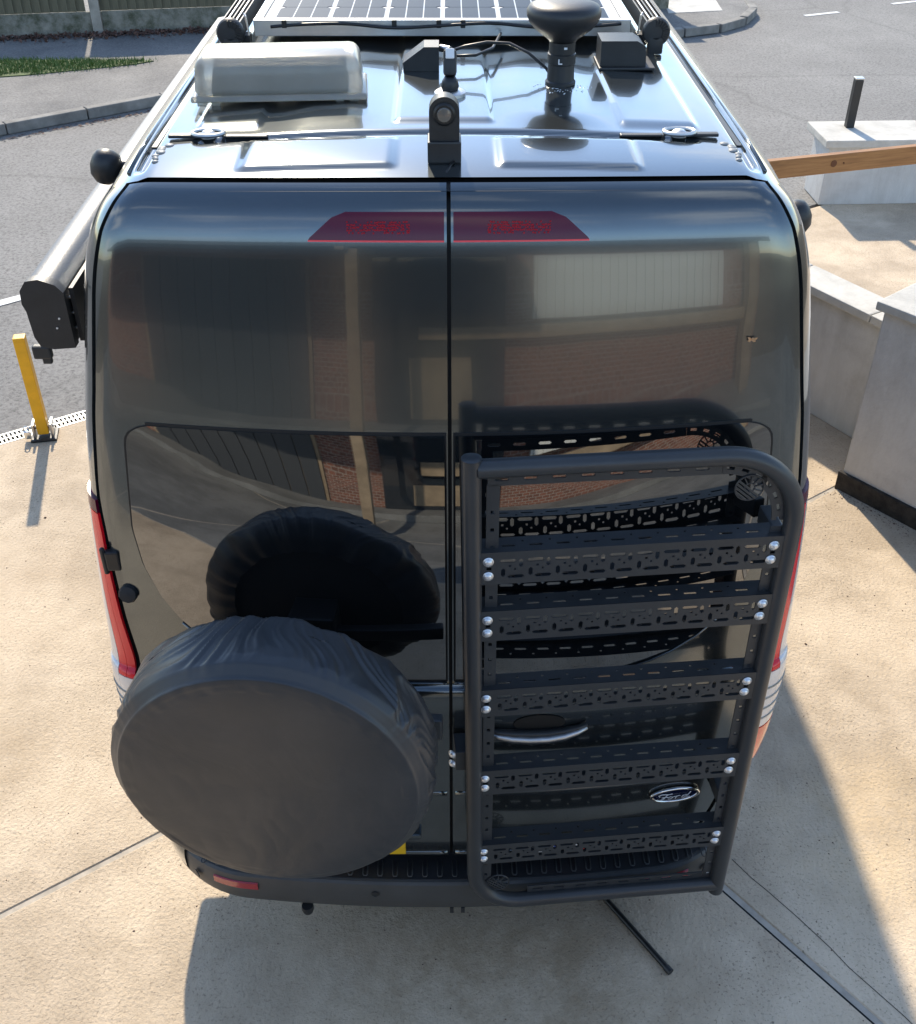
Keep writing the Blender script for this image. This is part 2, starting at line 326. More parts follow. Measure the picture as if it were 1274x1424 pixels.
# fine crack beside the wide joint
cr = [(1.007, .249), (1.06, .17), (1.10, .122), (1.179, .017), (1.26, -.10), (1.30, -.17), (1.42, -.33), (1.60, -.60)]
mb = MB()
for i in range(len(cr)-1):
    a, b = Vector(cr[i]), Vector(cr[i+1]); n = Vector((-(b-a).y, (b-a).x)).normalized()*.0010
    mb.prism([tuple(a-n), tuple(b-n), tuple(b+n), tuple(a+n)], .0003, .0012)
mb.build('hairline_crack', 'dark', drive)
mb = MB(); a, b = (.956-.0098, .132-.0076), (.956+.614*5-.0098, .132-.789*5-.0076); mb.prism([(a[0]-.0028, a[1]-.0022), b, (b[0]+.0028, b[1]+.0022), (a[0]+.0028, a[1]+.0022)], -.0044, -.0028); mb.build('joint_crack', 'dark', drive)

# drain channel along the end of the driveway
dr = root('drain_channel', (-2.303, bl(-2.303)-.015, 0), math.atan(.635)); tag(dr, 'long galvanised drain channel between driveway and road', 'drain')
for k in range(-7, 3):
    mb = MB(); x0 = k*.5
    mb.box((x0+.25, .048, -.004), (.494, .012, .012)); mb.box((x0+.25, -.048, -.004), (.494, .012, .012)); mb.box((x0+.25, 0, -.003), (.494, .008, .008))
    for j in range(21): mb.box((x0+.012+j*.0238, 0, -.004), (.010, .084, .008))
    mb.build('grating', 'grating', dr)
mb = MB(); mb.box((-1, 0, -.03), (5, .11, .02)); mb.build('channel', 'dark', dr)

# pavement across the road with kerb stones
KL = [(-12, 3.6), (-8.6, 5.6), (-6.2, 7.15), (-4.30, 8.65), (-2.98, 9.62), (-1.4, 10.5), (.2, 11.2), (1.8, 11.9)]
FL = [(-12, 10.9), (-5.41, 12.07), (-2.93, 12.5), (2.4, 13.42)]
pv = root('pavement'); tag(pv, kind='structure')
mb = MB(); mb.prism(KL+FL[::-1], -.1, .095); mb.build('tarmac', 'pavement', pv)
def kerb_run(pts, par):
    L = []
    for i in range(len(pts)-1):
        a, b = Vector(pts[i]), Vector(pts[i+1]); n = max(1, round((b-a).length/.9)); L += [(a.lerp(b, k/n), a.lerp(b, (k+1)/n)) for k in range(n)]
    for a, b in L:
        d = b-a; mb = MB(); mid = (a+b)/2; nn = Vector((d.y, -d.x)).normalized()*.055
        mb.box((mid.x+nn.x, mid.y+nn.y, .052+random.uniform(-.003, .003)), (d.length-.012, .11, .105), rz=math.atan2(d.y, d.x), bev=.012); mb.build('kerb_stone', 'kerb', par)
kerb_run(KL, pv)
isl = root('corner_pavement'); tag(isl, kind='structure')
IP = [(1.9, 12.12), (2.6, 12.36), (3.02, 12.5), (3.5, 12.72), (3.9, 13.1), (4.15, 13.62), (4.2, 14.3), (4.0, 15.2), (3.9, 18), (3.9, 30)]
mb = MB(); mb.prism(IP+[(-4, 30), (-4, 13.6)], -.1, .095); mb.build('tarmac', 'pavement', isl); kerb_run(IP, isl)
mb = MB(); mb.prism([(3.0, 13.3), (3.75, 13.45), (3.8, 14.2), (3.05, 14.1)], .095, .101); mb.build('concrete_patch', 'coping', isl)
# tactile studs of dark paving at the corner
# grass strip
gp = [(-12, 9.3), (-5.2, 10.15), (-4.6, 10.3), (-3.5, 10.75), (-3.3, 10.9), (-3.6, 10.95), (-4.8, 10.95), (-12, 10.3)]
mb = MB(); mb.prism(gp, .09, .105); mb.build('grass_bed', 'grass2', pv)
def inside(poly, x, y):
    r = False; j = len(poly)-1
    for i in range(len(poly)):
        if (poly[i][1] > y) != (poly[j][1] > y) and x < (poly[j][0]-poly[i][0])*(y-poly[i][1])/(poly[j][1]-poly[i][1])+poly[i][0]: r = not r
        j = i
    return r
mb = MB(); n = 0
while n < 11000:
    x, y = random.uniform(-7.5, -3.2), random.uniform(9.6, 11)
    if not inside(gp, x+random.gauss(0, .05), y+random.gauss(0, .05)): continue
    if noise.noise((x*2, y*2, 0)) < -.28: continue
    h = random.uniform(.015, .06); a = random.uniform(0, 6.3); dx, dy = math.cos(a)*.006, math.sin(a)*.006; lx, ly = random.gauss(0, .02), random.gauss(0, .02)
    mb.add([(x-dx, y-dy, .1), (x+dx, y+dy, .1), (x+lx, y+ly, .1+h)], [(0, 1, 2)]); n += 1
tag(mb.build('grass', 'grass', fix=False), 'short green grass strip on the far pavement', 'grass', kind='stuff')
# leaf litter along the fence foot
mb = MB()
for k in range(2600):
    x = random.uniform(-8, -2.4); yy = 12.07+.173*(x+5.41)-abs(random.gauss(.03, .14))-.05; s = random.uniform(.01, .035)
    A = T(x, yy, .1+random.uniform(0, .03)) @ Matrix.Rotation(random.uniform(0, 6.3), 4, random.choice('XYZ')) @ RZ(random.uniform(0, 6))
    mb.add([(-s, 0, 0), (0, -s*.6, 0), (s, 0, 0), (0, s*.6, 0)], [(0, 1, 2, 3)], A)
for k in range(500):
    i = random.choice([1, 2, 3]); a, b = Vector(KL[i]), Vector(KL[i+1]); q = a.lerp(b, random.random()); s = random.uniform(.008, .02)
    A = T(q.x+random.uniform(.12, .2), q.y-random.uniform(.12, .22), .002) @ Matrix.Rotation(random.uniform(-.4, .4), 4, 'X') @ RZ(random.uniform(0, 6))
    mb.add([(-s, 0, 0), (0, -s*.6, 0), (s, 0, 0), (0, s*.6, 0)], [(0, 1, 2, 3)], A)
tag(mb.build('leaf_litter', 'leaf', fix=False), 'dark fallen leaves along the foot of the fence and kerb', 'leaves', kind='stuff')
# road markings
def dash(a, b, wd, label):
    a, b = Vector(a), Vector(b); n = Vector((-(b-a).y, (b-a).x)).normalized()*wd/2
    mb = MB(); mb.prism([tuple(a-n), tuple(b-n), tuple(b+n), tuple(a+n)], -.004, -.001)
    return tag(mb.build('road_marking', 'white_line'), kind='structure')
dash((4.923, 13.62), (5.45, 13.84), .08, ''); dash((6.36, 14.35), (6.95, 14.6), .08, ''); dash((-3.6, 4.45), (-2.9, 4.98), .09, ''); dash((3.4, 12.95), (3.9, 13.15), .05, '')

# ------------------------------------------------------------------ fence
fa = math.atan(.173)
fen = root('fence', (-5.41, 12.14, .08), fa); tag(fen, 'weathered closeboard fence with concrete gravel boards and pale posts across the road', 'fence')
bme = MB(); bme.add([(-.062, 0, 0), (.062, -.012, 0), (.062, .006, 0), (-.062, .012, 0), (-.062, 0, .75), (.062, -.012, .75), (.062, .006, .75), (-.062, .012, .75)],
                    [(0, 3, 2, 1), (4, 5, 6, 7), (0, 1, 5, 4), (1, 2, 6, 5), (2, 3, 7, 6), (3, 0, 4, 7)])
bmesh_ = bme.mesh('board', 'fence'); bms = [bmesh_]
pitch_ = 2.5; firstpost = 1.14
for bay in range(-3, 3):
    xs = firstpost+bay*pitch_
    mb = MB(); mb.box((xs, 0, .45), (.12, .12, .98), bev=.01); mb.build('concrete_post', 'post_concrete', fen)
    mb = MB(); mb.box((xs+pitch_/2, .0, .12), (pitch_-.13, .05, .26), bev=.006); mb.build('gravel_board', 'gravel_board', fen)
    k = 0; x = xs+.12
    while x < xs+pitch_-.1:
        o = link('board', bms[0], fen, (x, random.uniform(-.004, .004), .255)); o.rotation_euler = (0, random.uniform(-.006, .006), random.uniform(-.03, .03)); x += .105

# ------------------------------------------------------------------ walls on the right
def rect_dir(p0, d, L, thick, side):
    d = Vector(d).normalized(); n = Vector((d.y, -d.x))*side; a = Vector(p0); b = a+d*L
    return [tuple(a), tuple(b), tuple(b+n*thick), tuple(a+n*thick)]
dw = Vector((.622, -.783)); nw = Vector((.783, .622))
ang = math.atan2(-.783, .622)
def wall(name, p0, L, th, h, cop_h, over, label, band=False, njoint=.62, flip=1, dvec=dw, nvec=nw):
    r = root(name, (p0[0], p0[1], 0), math.atan2(dvec.y, dvec.x)); tag(r, label, 'wall')
    s = 1 if (Vector((-dvec.y, dvec.x)).dot(nvec) > 0) else -1
    mb = MB(); mb.box((L/2, s*th/2, h/2), (L, th, h), bev=.008); mb.build('wall_face', 'render', r)
    x = -over
    while x < L+over-.01:
        l = min(njoint+random.uniform(-.03, .03), L+over-x)
        if L+over-x-l < .15: l = L+over-x
        mb = MB(); mb.box((x+l/2, s*th/2, h+cop_h/2), (l-.008, th+2*over, cop_h), bev=.008); mb.build('coping_stone', 'coping', r); x += l
    if band:
        mb = MB(); mb.box((L/2, -s*.008, .05), (L+.03, .022, .11), bev=.004); mb.build('bitumen_band', 'bitumen', r)
    return r
wall('end_pier', (2.077, 2.546), 2.2, .62, 1.03, .045, .035, 'tall grey rendered pier with black painted foot beside the van', band=True, njoint=.9)
p2 = Vector((2.285, 3.038)); wall('garden_wall', tuple(p2-Vector((-.51, .86))*.55), 1.85, .17, .70, .05, .03, 'low grey rendered wall with coping behind the taller pier', njoint=.62, dvec=Vector((-.51, .86)).normalized(), nvec=nw)
fw = wall('front_wall', (3.12, 6.62), 4.2, .40, .49, .06, .06, 'grey rendered wall behind the timber rail carrying a black post', dvec=Vector((1, .03)).normalized(), nvec=Vector((0, 1)), njoint=.95)
mb = MB(); mb.box((.85, -.45, .035), (.2, .1, .07))
ps = root('steel_post', (3.35, 6.92, .55)); tag(ps, 'short black square steel post standing on the front wall', 'post')
mb = MB(); mb.box((0, 0, .19), (.066, .066, .38), bev=.006); mb.build('post_tube', 'trim', ps); mb = MB(); mb.box((0, 0, .388), (.072, .072, .012), bev=.003); mb.build('post_cap', 'alu', ps)

# timber rail
a, b = Vector((1.30, 4.20)), Vector((3.70, 4.86)); d = (b-a); tr = root('timber_rail', (a.x, a.y, 1.02), math.atan2(d.y, d.x))
tag(tr, 'long brown timber rail crossing in front of the far wall', 'timber rail')
mb = MB(); mb.box((d.length/2, 0, .05), (d.length, .045, .115), bev=.004); mb.build('rail', 'timber', tr)
kn = MB(); kn.lathe([(.022, -.0016), (.021, .0016)], 12, T(1.13, -.0235, .052) @ RX(R_(90))); kn.build('knot', 'knot', tr)
kn = MB(); kn.lathe([(.006, -.0016), (.005, .0026)], 10, T(1.20, -.0235, .05) @ RX(R_(90))); kn.build('screw', 'knot', tr)
for xx in (.03, d.length-.03):
    mb = MB(); mb.box((xx, .048, -.49), (.07, .05, 1.08), bev=.004); mb.build('post', 'timber', tr)

# yellow bollard
bo = root('bollard', (-2.275, 3.10, 0), .18); tag(bo, 'yellow fold-down parking post at the edge of the driveway', 'bollard')
mb = MB(); mb.box((0, 0, .33), (.062, .062, .60), bev=.006); mb.build('post_tube', 'yellow', bo)
mb = MB(); mb.box((0, 0, .008), (.14, .13, .014), bev=.003); mb.build('base_plate', 'trim', bo)
mb = MB(); mb.box((-.048, 0, .055), (.014, .085, .09), bev=.003); mb.box((.048, 0, .055), (.014, .085, .09), bev=.003); mb.tube([(-.075, 0, .065), (.06, 0, .065)], .010, 10); mb.build('hinge_bracket', 'alu', bo, 40)
mb = MB(); mb.box((-.085, -.03, .04), (.035, .03, .045), bev=.004); mb.tube([(-.095, -.03, .06), (-.097, -.03, .085), (-.085, -.03, .093), (-.073, -.03, .085), (-.075, -.03, .06)], .004, 8); mb.build('padlock', 'chrome', bo, 40)

# ------------------------------------------------------------------ van body surface
CT = np.array([  # y, z, half width
 (-.050, .44, .835), (-.058, .60, .890), (-.060, .85, .938), (-.056, 1.08, .952), (-.048, 1.165, .952), (-.024, 1.20, .951), (-.014, 1.40, .942),
 (.004, 1.65, .926), (.030, 1.90, .897), (.048, 2.03, .876), (.070, 2.18, .852), (.089, 2.29, .834), (.102, 2.36, .818), (.118, 2.415, .801), (.145, 2.462, .778), (.19, 2.492, .754), (.30, 2.505, .752)])
NT = len(CT)-1; TEND = 15.0
def crv(t):
    t = min(max(t, 0), NT-1e-6); i = int(t); u = t-i
    P = [CT[max(0, min(NT, i+k))] for k in (-1, 0, 1, 2)]
    return .5*((2*P[1])+(-P[0]+P[2])*u+(2*P[0]-5*P[1]+4*P[2]-P[3])*u*u+(-P[0]+3*P[1]-3*P[2]+P[3])*u**3)
_ts = np.linspace(0, NT, 1600); _zs = np.array([crv(t)[1] for t in _ts])
def tz(z): return float(np.interp(z, _zs, _ts))
RC = .085
def W(t): return crv(t)[2]
def S(u, t):
    y, z, w = crv(t); a = abs(u); sg = 1 if u >= 0 else -1; xc = w-RC; c = .105
    bl_ = min(1, max(0, (z-2.25)/.25)); arc = RC*math.pi/2
    if a <= xc: X = a; Y = y+c*a*a
    elif a <= xc+arc:
        ph = (a-xc)/RC; X = xc+RC*math.sin(ph); Y = y+c*xc*xc+RC*(1-math.cos(ph))+2*c*xc*(X-xc)
    else: X = w; Y = y+c*xc*xc+RC+2*c*xc*RC+(a-xc-arc)
    rel = min(1, X/w); zz = z-bl_*(.018*rel*rel+.032*max(0, (rel-.86)/.14)**2)
    return Vector((sg*X, Y, zz))
def UW(t): return W(t)-RC+RC*math.pi/2
def Sn(u, t):
    e = .002; du = S(u+e, t)-S(u-e, t); dt = S(u, min(t+e*4, NT))-S(u, max(t-e*4, 0)); n = du.cross(dt).normalized()
    if n.y > 0 and abs(n.y) > .2: n = -n
    if n.z < -.2 and n.y > -.2: n = -n
    if abs(n.x) > .6 and n.x*u < 0: n = -n
    return n
def bulge(u, t):
    z = crv(t)[1]; k = max(0, 1-(abs(u)/.86)**2)
    return k*float(np.interp(z, [1.20, 1.28, 1.36, 1.44, 1.52, 1.60, 1.68, 1.76, 1.82, 1.88, 1.94], [0, .012, .022, .029, .033, .0335, .0305, .0235, .0170, .0090, .0]))
def patch(name, m, parent, uf0, uf1, ts, nu, off=0, skirt=.02, smooth=35, uspace=None):
    mb = MB(); g = []
    for t in ts:
        a, b = uf0(t), uf1(t); row = []
        for k in range(nu+1):
            s = k/nu if uspace is None else uspace[k]; u = a+(b-a)*s; p = S(u, t); n = Sn(u, t); row.append(p+n*(off(u, t) if callable(off) else off))
            if k in (0, nu) or t in (ts[0], ts[-1]): pass
        g.append(row)
    nr, nc = len(g), nu+1; vs = [q for r in g for q in r]
    fs = [(i*nc+j, i*nc+j+1, (i+1)*nc+j+1, (i+1)*nc+j) for i in range(nr-1) for j in range(nc-1)]
    if skirt:
        rim = [(0, j) for j in range(nc)]+[(i, nc-1) for i in range(1, nr)]+[(nr-1, j) for j in range(nc-2, -1, -1)]+[(i, 0) for i in range(nr-2, 0, -1)]
        base = len(vs)
        for i, j in rim:
            s = j/nu if uspace is None else uspace[j]; u = uf0(ts[i])+(uf1(ts[i])-uf0(ts[i]))*s; vs.append(g[i][j]-Sn(u, ts[i])*skirt)
        L = len(rim)
        for k in range(L):
            i0, j0 = rim[k]; i1, j1 = rim[(k+1) % L]; fs.append((i0*nc+j0, base+k, base+(k+1) % L, i1*nc+j1))
    mb.add(vs, fs); return mb.build(name, m, parent, smooth)
def rows(t0, t1, n): return [t0+(t1-t0)*k/n for k in range(n+1)]

van = root('camper_van'); tag(van, 'dark grey high-roof panel van seen from above its rear doors', 'van')
def edge(t):                                   # outer limit of the doors
    z = crv(t)[1]; w = W(t)
    d = np.interp(z, [.4, 1.10, 1.22, 1.35, 1.50, 1.62, 1.70, 1.74, 2.40, 2.5], [.10, .10, .095, .078, .064, .055, .044, .040, .045, .058]); return w-float(d)
tb = tz(.462)
for s in (-1, 1):
    us = [0, .02, .04]+[.04+.93*k/34 for k in range(1, 35)]+[.985, 1.0]
    o = patch('rear_door', 'paint', van, lambda t: s*.0045, lambda t: s*edge(t), rows(tb, 14.0, 84)+rows(14.1, TEND-.12, 8), len(us)-1, 0, .03, 35, us)
    # body corner, pillar and side
    us = [0, .004, .008, .014, .02, .03, .04, .05, .07, .1]+[.1+.9*k/14 for k in range(1, 15)]
    patch('body_side', 'paint', van, lambda t: s*(edge(t)+.013), lambda t: s*(UW(t)+3.4), rows(tz(.44), TEND, 60), len(us)-1, 0, .03, 35, us)
    patch('door_seal', 'seal', van, lambda t: s*(edge(t)-.03), lambda t: s*(edge(t)+.04), rows(tz(.445), TEND-.05, 40), 4, -.014, 0)
patch('door_seal', 'seal', van, lambda t: -.03, lambda t: .03, rows(tz(.445), TEND-.05, 40), 4, -.02, 0)
patch('inner_panel', 'seal', van, lambda t: -(edge(t)-.01), lambda t: edge(t)-.01, rows(tz(.43), TEND, 30), 30, -.045, 0)
# roof skin
def sst(x, a, b):
    k = min(1, max(0, (x-a)/(b-a))); return k*k*(3-2*k)
def bx1(x, a, b, e=.007): return sst(x, a-e, a+e)*(1-sst(x, b-e, b+e))
YR0 = .012
def roofz(x, y):
    ye = S(x, TEND).y; a = abs(x); rel = a/.754
    z = crv(TEND)[1]-(.018*rel*rel+.032*max(0, (rel-.86)/.14)**2)
    d = y-ye; z += .016*(1-math.exp(-max(0, d)/.12))+.006*min(1, max(0, d)/1.2)
    dy = d
    # drip channel
    z -= .016*bx1(a, .676, .700, .006)*sst(d, .03, .09)
    # raised panels
    yy = y-.06*(0) ; cb = .452-.05*rel*rel
    k = .0
    k += bx1(x, -.125, .107)*sst(y, .53, .56)+bx1(x, .42, .60)*sst(y, .53-.03, .56)+bx1(x, -.60, -.45)*sst(y, .53-.03, .56)
    k += (bx1(x, -.46, -.123, .012)+bx1(x, .113, .425, .012))*bx1(y, .255, .425, .010)
    z += .0065*min(1, k)
    z += .005*(bx1(x, -.37, -.2, .05)+bx1(x, .17, .36, .05))*sst(y, .47, .62)
    # cross groove
    z -= .011*bx1(x, -.585, .585, .006)*math.exp(-((y-cb-.02)/.011)**2)
    return z
mb = MB(); xs = np.concatenate([np.linspace(-.754, -.64, 30), np.linspace(-.64, .64, 190)[1:], np.linspace(.64, .754, 30)[1:]])
yv = np.concatenate([np.linspace(0, 1.1, 120), np.linspace(1.1, 3.2, 20)[1:]])
for dy in yv:
    for x in xs:
        y = S(x, TEND).y+YR0*(1 if abs(x) < .66 else max(0, 1-(abs(x)-.66)/.02))+dy*1.0; mb.v.append((x, y, roofz(x, y)))
nc = len(xs)
mb.f = [(i*nc+j, i*nc+j+1, (i+1)*nc+j+1, (i+1)*nc+j) for i in range(len(yv)-1) for j in range(nc-1)]
mb.build('roof', 'paint', van, 'all')
mb = MB()  # dark channel in the gap between doors and roof
for i in range(41):
    x = -.66+1.32*i/40; p = S(x, TEND)
    mb.v += [(x, p.y-.03, p.z-.014), (x, p.y+.03, p.z-.008)]
mb.f = [(2*i, 2*i+2, 2*i+3, 2*i+1) for i in range(40)]
mb.build('roof_seal', 'seal', van)
for s in (-1, 1):   # black strip of the drip channel
    mb = MB(); mb.box((s*.688, 1.9, roofz(s*.688, 1.9)-.001), (.012, 2.9, .006)); mb.build('drip_channel', 'trim', van)
    mb = MB(); mb.tube([(s*.715, .30, roofz(.715, .3)+.002), (s*.716, .5, roofz(.716, .5)+.004), (s*.716, 3.3, roofz(.716, 3.3)+.004)], .0045, 8); mb.build('roof_edge_trim', 'chrome' if False else 'paint', van, 'all')
    # sealant end of the channel
    mb = MB(); random.seed(3)
    for k in range(9):
        yk = .33+k*.012+random.uniform(-.004, .004); xk = s*(.655+random.uniform(-.006, .012)-k*.0006); rr = random.uniform(.006, .013)
        mb.lathe([(.001, -.004), (rr, -.003), (rr*.8, .0), (.002, .0015)], 10, T(xk, yk, roofz(xk, yk)+.002))
    mb.build('sealant', 'sealant', van, 'all')
    # roof mounting point
    fx, fy = (-.562, .470) if s < 0 else (.546, .468); z0 = roofz(fx, fy)
    mb = MB(); ring = [(math.cos(a)*.036+fx, math.sin(a)*.024+fy, z0+.010) for a in np.linspace(0, 2*math.pi, 25)]; mb.tube(ring, .0055, 8, False); mb.lathe([(.019, 0), (.019, .008), (.012, .014), (.001, .016)], 20, T(fx, fy, z0)); mb.build('roof_mount', 'alu', van, 40)
    mb = MB(); mb.box((fx+s*.055, fy-.002, z0+.004), (.075, .020, .008), bev=.003); mb.build('mount_strip', 'trim', van)
    mb = MB(); mb.box((fx-s*.09, fy-.002, z0+.003), (.10, .018, .006), bev=.003); mb.build('mount_strip', 'trim', van)
# windows
def win_out(t):
    z = crv(t)[1]; e = float(np.interp(z, [1.20, 1.215, 1.235, 1.27, 1.32, 1.38, 1.45, 1.54, 1.65, 1.80, 1.885, 1.905, 1.92, 1.933, 1.94], [.30, .42, .50, .585, .655, .71, .752, .783, .795, .783, .776, .772, .762, .742, .715])); return e
for s in (-1, 1):
    patch('door_window', 'glass', van, lambda t: s*.013, lambda t: s*win_out(t), rows(tz(1.20), tz(1.86), 40)+rows(tz(1.875), tz(1.94), 9), 30, (lambda u, t: .004+bulge(u, t)), .010, 35)
    patch('window_gasket', 'seal', van, lambda t: s*.008, lambda t: s*(win_out(t)+.007), rows(tz(1.193), tz(1.86), 40)+rows(tz(1.875), tz(1.947), 9), 30, .0022, .004, 35)
# bright ledge under each window
for s in (-1, 1):
    mb = MB(); mb.tube([S(s*u, tz(1.188+.0*u))+Vector((0, -.004, 0)) for u in np.linspace(.01, .30, 20)]+[S(s*u, tz(z))+Vector((0, -.004, 0)) for u, z in ((.36, 1.192), (.42, 1.20), (.48, 1.213), (.54, 1.232), (.60, 1.262), (.66, 1.305), (.71, 1.36))], .004, 6); mb.build('window_ledge', 'paint', van, 'all')
# high brake lights
def blf(z): return float(np.interp(z, [2.385, 2.393, 2.432, 2.445], [.305, .300, .252, .215]))
for s in (-1, 1):
    patch('high_brake_light', 'dark_red', van, lambda t: s*.010, lambda t: s*blf(crv(t)[1]), rows(tz(2.388), tz(2.443), 10), 16, .004, .006)
    hb = van.children[-1]
    mb = MB(); rnd = random.Random(5)
    for k in range(34):
        for j in range(5):
            if rnd.random() < .18 or (j in (0, 4) and rnd.random() < .45): continue
            u = .085+k*.0040+rnd.uniform(-.0006, .0006); z = 2.404+j*.0050+rnd.uniform(-.001, .001); q = S(s*u, tz(z)); n = Sn(s*u, tz(z)); mb.box(tuple(q+n*.0046), (.0034, .0014, .0036), rz=rnd.uniform(-.2, .2))
    mb.build('led_row', 'led_red', van)
    patch('brake_light_rim', 'red_lens', van, lambda t: s*.010, lambda t: s*.303, rows(tz(2.3855), tz(2.389), 2), 14, .0048, .003)
# tail lights
for s in (-1, 1):
    tl = root('tail_light'); tl.parent = van
    def band(nm, mt, z0, z1, a, b, off=.007, n=30): patch(nm, mt, tl, lambda t: s*(edge(t)+.012+(UW(t)-edge(t)-.012+.02)*(a if not callable(a) else a(crv(t)[1]))), lambda t: s*(edge(t)+.012+(UW(t)-edge(t)-.012+.02)*(b if not callable(b) else b(crv(t)[1]))), rows(tz(z0), tz(z1), n), 8, off, .008)
    band('dark_lens', 'dark_red', 1.675, 1.71, 0, 1)
    band('red_lens', 'red_lens', 1.16, 1.672, 0, .15); band('red_lens', 'red_lens', 1.16, 1.672, .162, .33, .0065)
    band('clear_lens', 'clear_lens', 0.945, 1.672, .345, 1.0, .0065)
    band('clear_lens', 'clear_lens', .945, 1.157, 0, .34, .0065, 12)
    band('orange_lens', 'orange_lens', .80, .94, 0, 1, .0075, 10)
    for k in range(4): band('lens_rib', 'post_concrete', .98+k*.04, .985+k*.04, .05, .95, .009, 2)
# hinges
for s, z in ((-1, 1.54), (1, .70), (1, 1.54), (-1, .70)):
    t = tz(z); q = S(s*(edge(t)+.01), t); h = root('door_hinge'); h.parent = van
    mb = MB(); mb.box((q.x-s*.012, q.y-.006, z), (.036, .022, .060), bev=.005); mb.build('hinge_leaf', 'trim', h)
    mb = MB(); mb.tube([(q.x+s*.010, q.y-.010, z-.04), (q.x+s*.010, q.y-.010, z+.036)], .007, 12); mb.lathe([(.007, 0), (.006, .004), (.003, .006)], 12, T(q.x+s*.010, q.y-.010, z+.036)); mb.build('hinge_pin', 'trim', h, 40)
t = tz(1.44); q = S(-.845, t); mb = MB(); mb.lathe([(.024, -.004), (.026, .004), (.022, .012), (.002, .014)], 10, T(q.x, q.y-.004, q.z) @ RX(R_(70)) @ RZ(R_(15))); mb.build('door_stop', 'trim', van, 40)
# lower door creases
for s in (-1, 1):
    mb = MB(); mb.tube([S(s*u, tz(.765))+Vector((0, .006, 0)) for u in np.linspace(.012, .80, 30)], .012, 8); mb.build('door_crease', 'paint', van, 'all')
    mb = MB(); mb.tube([S(s*u, tz(.475))+Vector((0, .004, 0)) for u in np.linspace(.012, .80, 30)], .012, 8); mb.build('door_lower_edge', 'paint', van, 'all')
# handle on the right hand door
hd = root('door_handle'); hd.parent = van
mb = MB(); t0 = tz(1.05)
for i in range(9):
    rr = i/8
    for k in range(28):
        a = 2*math.pi*k/28; u = .245+.072*rr*math.cos(a); z = 1.052+.032*rr*math.sin(a); q = S(u, tz(z)); mb.v.append((q.x, q.y-.003+.0*rr, q.z))
mb.f = [(i*28+k, i*28+(k+1) % 28, (i+1)*28+(k+1) % 28, (i+1)*28+k) for i in range(8) for k in range(28)]; mb.build('handle_dish', 'seal', hd, 'all')
hp = [(.108, 1.028), (.13, 1.024), (.17, 1.017), (.22, 1.013), (.27, 1.013), (.315, 1.018), (.35, 1.027), (.378, 1.038)]
mb = MB(); mb.tube([S(u, tz(z))+Vector((0, -.014-.012*math.sin(math.pi*i/7), 0)) for i, (u, z) in enumerate(hp)], [.009, .011, .0125, .0125, .0125, .012, .010, .006], 10); mb.build('handle_bar', 'alu', hd, 'all')
mb = MB(); mb.tube([S(u, tz(z+.008))+Vector((0, -.012, 0)) for i, (u, z) in enumerate(hp)], [.008, .012, .014, .014, .014, .012, .010, .005], 10); mb.build('handle_backing', 'trim', hd, 'all')
# oval badge with script
bd = root('maker_badge'); bd.parent = van
cu, cz, ru, rz_ = .668, .700, .072, .028
def bp(dx, dz, off):
    u = cu+dx; q = S(u, tz(cz+dz)); return q+Sn(u, tz(cz+dz))*off
mb = MB(); n = 40; mb.v.append(tuple(bp(0, 0, .012)))
for k in range(n): a = 2*math.pi*k/n; mb.v.append(tuple(bp(ru*math.cos(a), rz_*math.sin(a), .009)))
mb.f = [(0, 1+k, 1+(k+1) % n) for k in range(n)]; mb.build('badge_field', 'badge_blue', bd, 'all')
mb = MB(); mb.tube([bp(ru*math.cos(2*math.pi*k/n), rz_*math.sin(2*math.pi*k/n), .008) for k in range(n+1)], .0055, 8, False); mb.build('badge_rim', 'chrome', bd, 'all')
scr = [[(-.046, .004), (-.050, .010), (-.040, .015), (-.022, .012), (-.010, .014)], [(-.024, .012), (-.034, -.006), (-.046, -.012), (-.052, -.007)], [(-.040, .000), (-.022, .001)],
       [(-.014, .002), (-.022, -.003), (-.020, -.009), (-.012, -.008), (-.008, -.002), (-.014, .002)], [(-.008, -.001), (.000, .001)], [(.004, .003), (.000, -.009)], [(.002, -.001), (.010, .003), (.014, .001)],
       [(.034, .003), (.022, .001), (.018, -.006), (.024, -.009), (.033, -.003)], [(.043, .015), (.034, -.002), (.032, -.009), (.042, -.006)]]
mb = MB()
for st_ in scr: mb.tube([bp(a*1.05, b*1.0, .0145) for a, b in st_], .0014, 6)
mb.build('badge_script', 'white', bd, 'all')
# small red, white and blue flag emblem low on the door
fb = root('flag_emblem'); fb.parent = van
def fbox(u, z, wd, hh, mt, off=.004):
    q = S(u, tz(z)); mb = MB(); mb.box(tuple(q+Sn(u, tz(z))*off), (wd, .004, hh), rz=.07); mb.build('emblem_piece', mt, fb)
for k, (u, wd, mt) in enumerate([(.275, .020, 'white'), (.292, .016, 'red_print'), (.308, .014, 'white'), (.320, .012, 'blue_print'), (.332, .012, 'white'), (.346, .020, 'red_print'), (.360, .010, 'white'), (.372, .014, 'blue_print'), (.388, .018, 'white'), (.404, .018, 'red_print'), (.418, .012, 'white')]):
    fbox(u, .490+.003*(k % 3), wd, .040, mt)
fbox(.305, .508, .024, .010, 'red_print', .007); fbox(.370, .510, .026, .010, 'red_print', .007)
# number plate on the other door, mostly behind the spare wheel
mb = MB(); mb.box((-.400, -.056, .515), (.52, .006, .075), bev=.002); mb.build('number_plate', 'plate', van)
q = S(-.30, tz(.58)); mb = MB(); mb.box((-.34, -.062, .585), (.50, .035, .02), bev=.006); mb.build('plate_lamp_housing', 'paint', van)
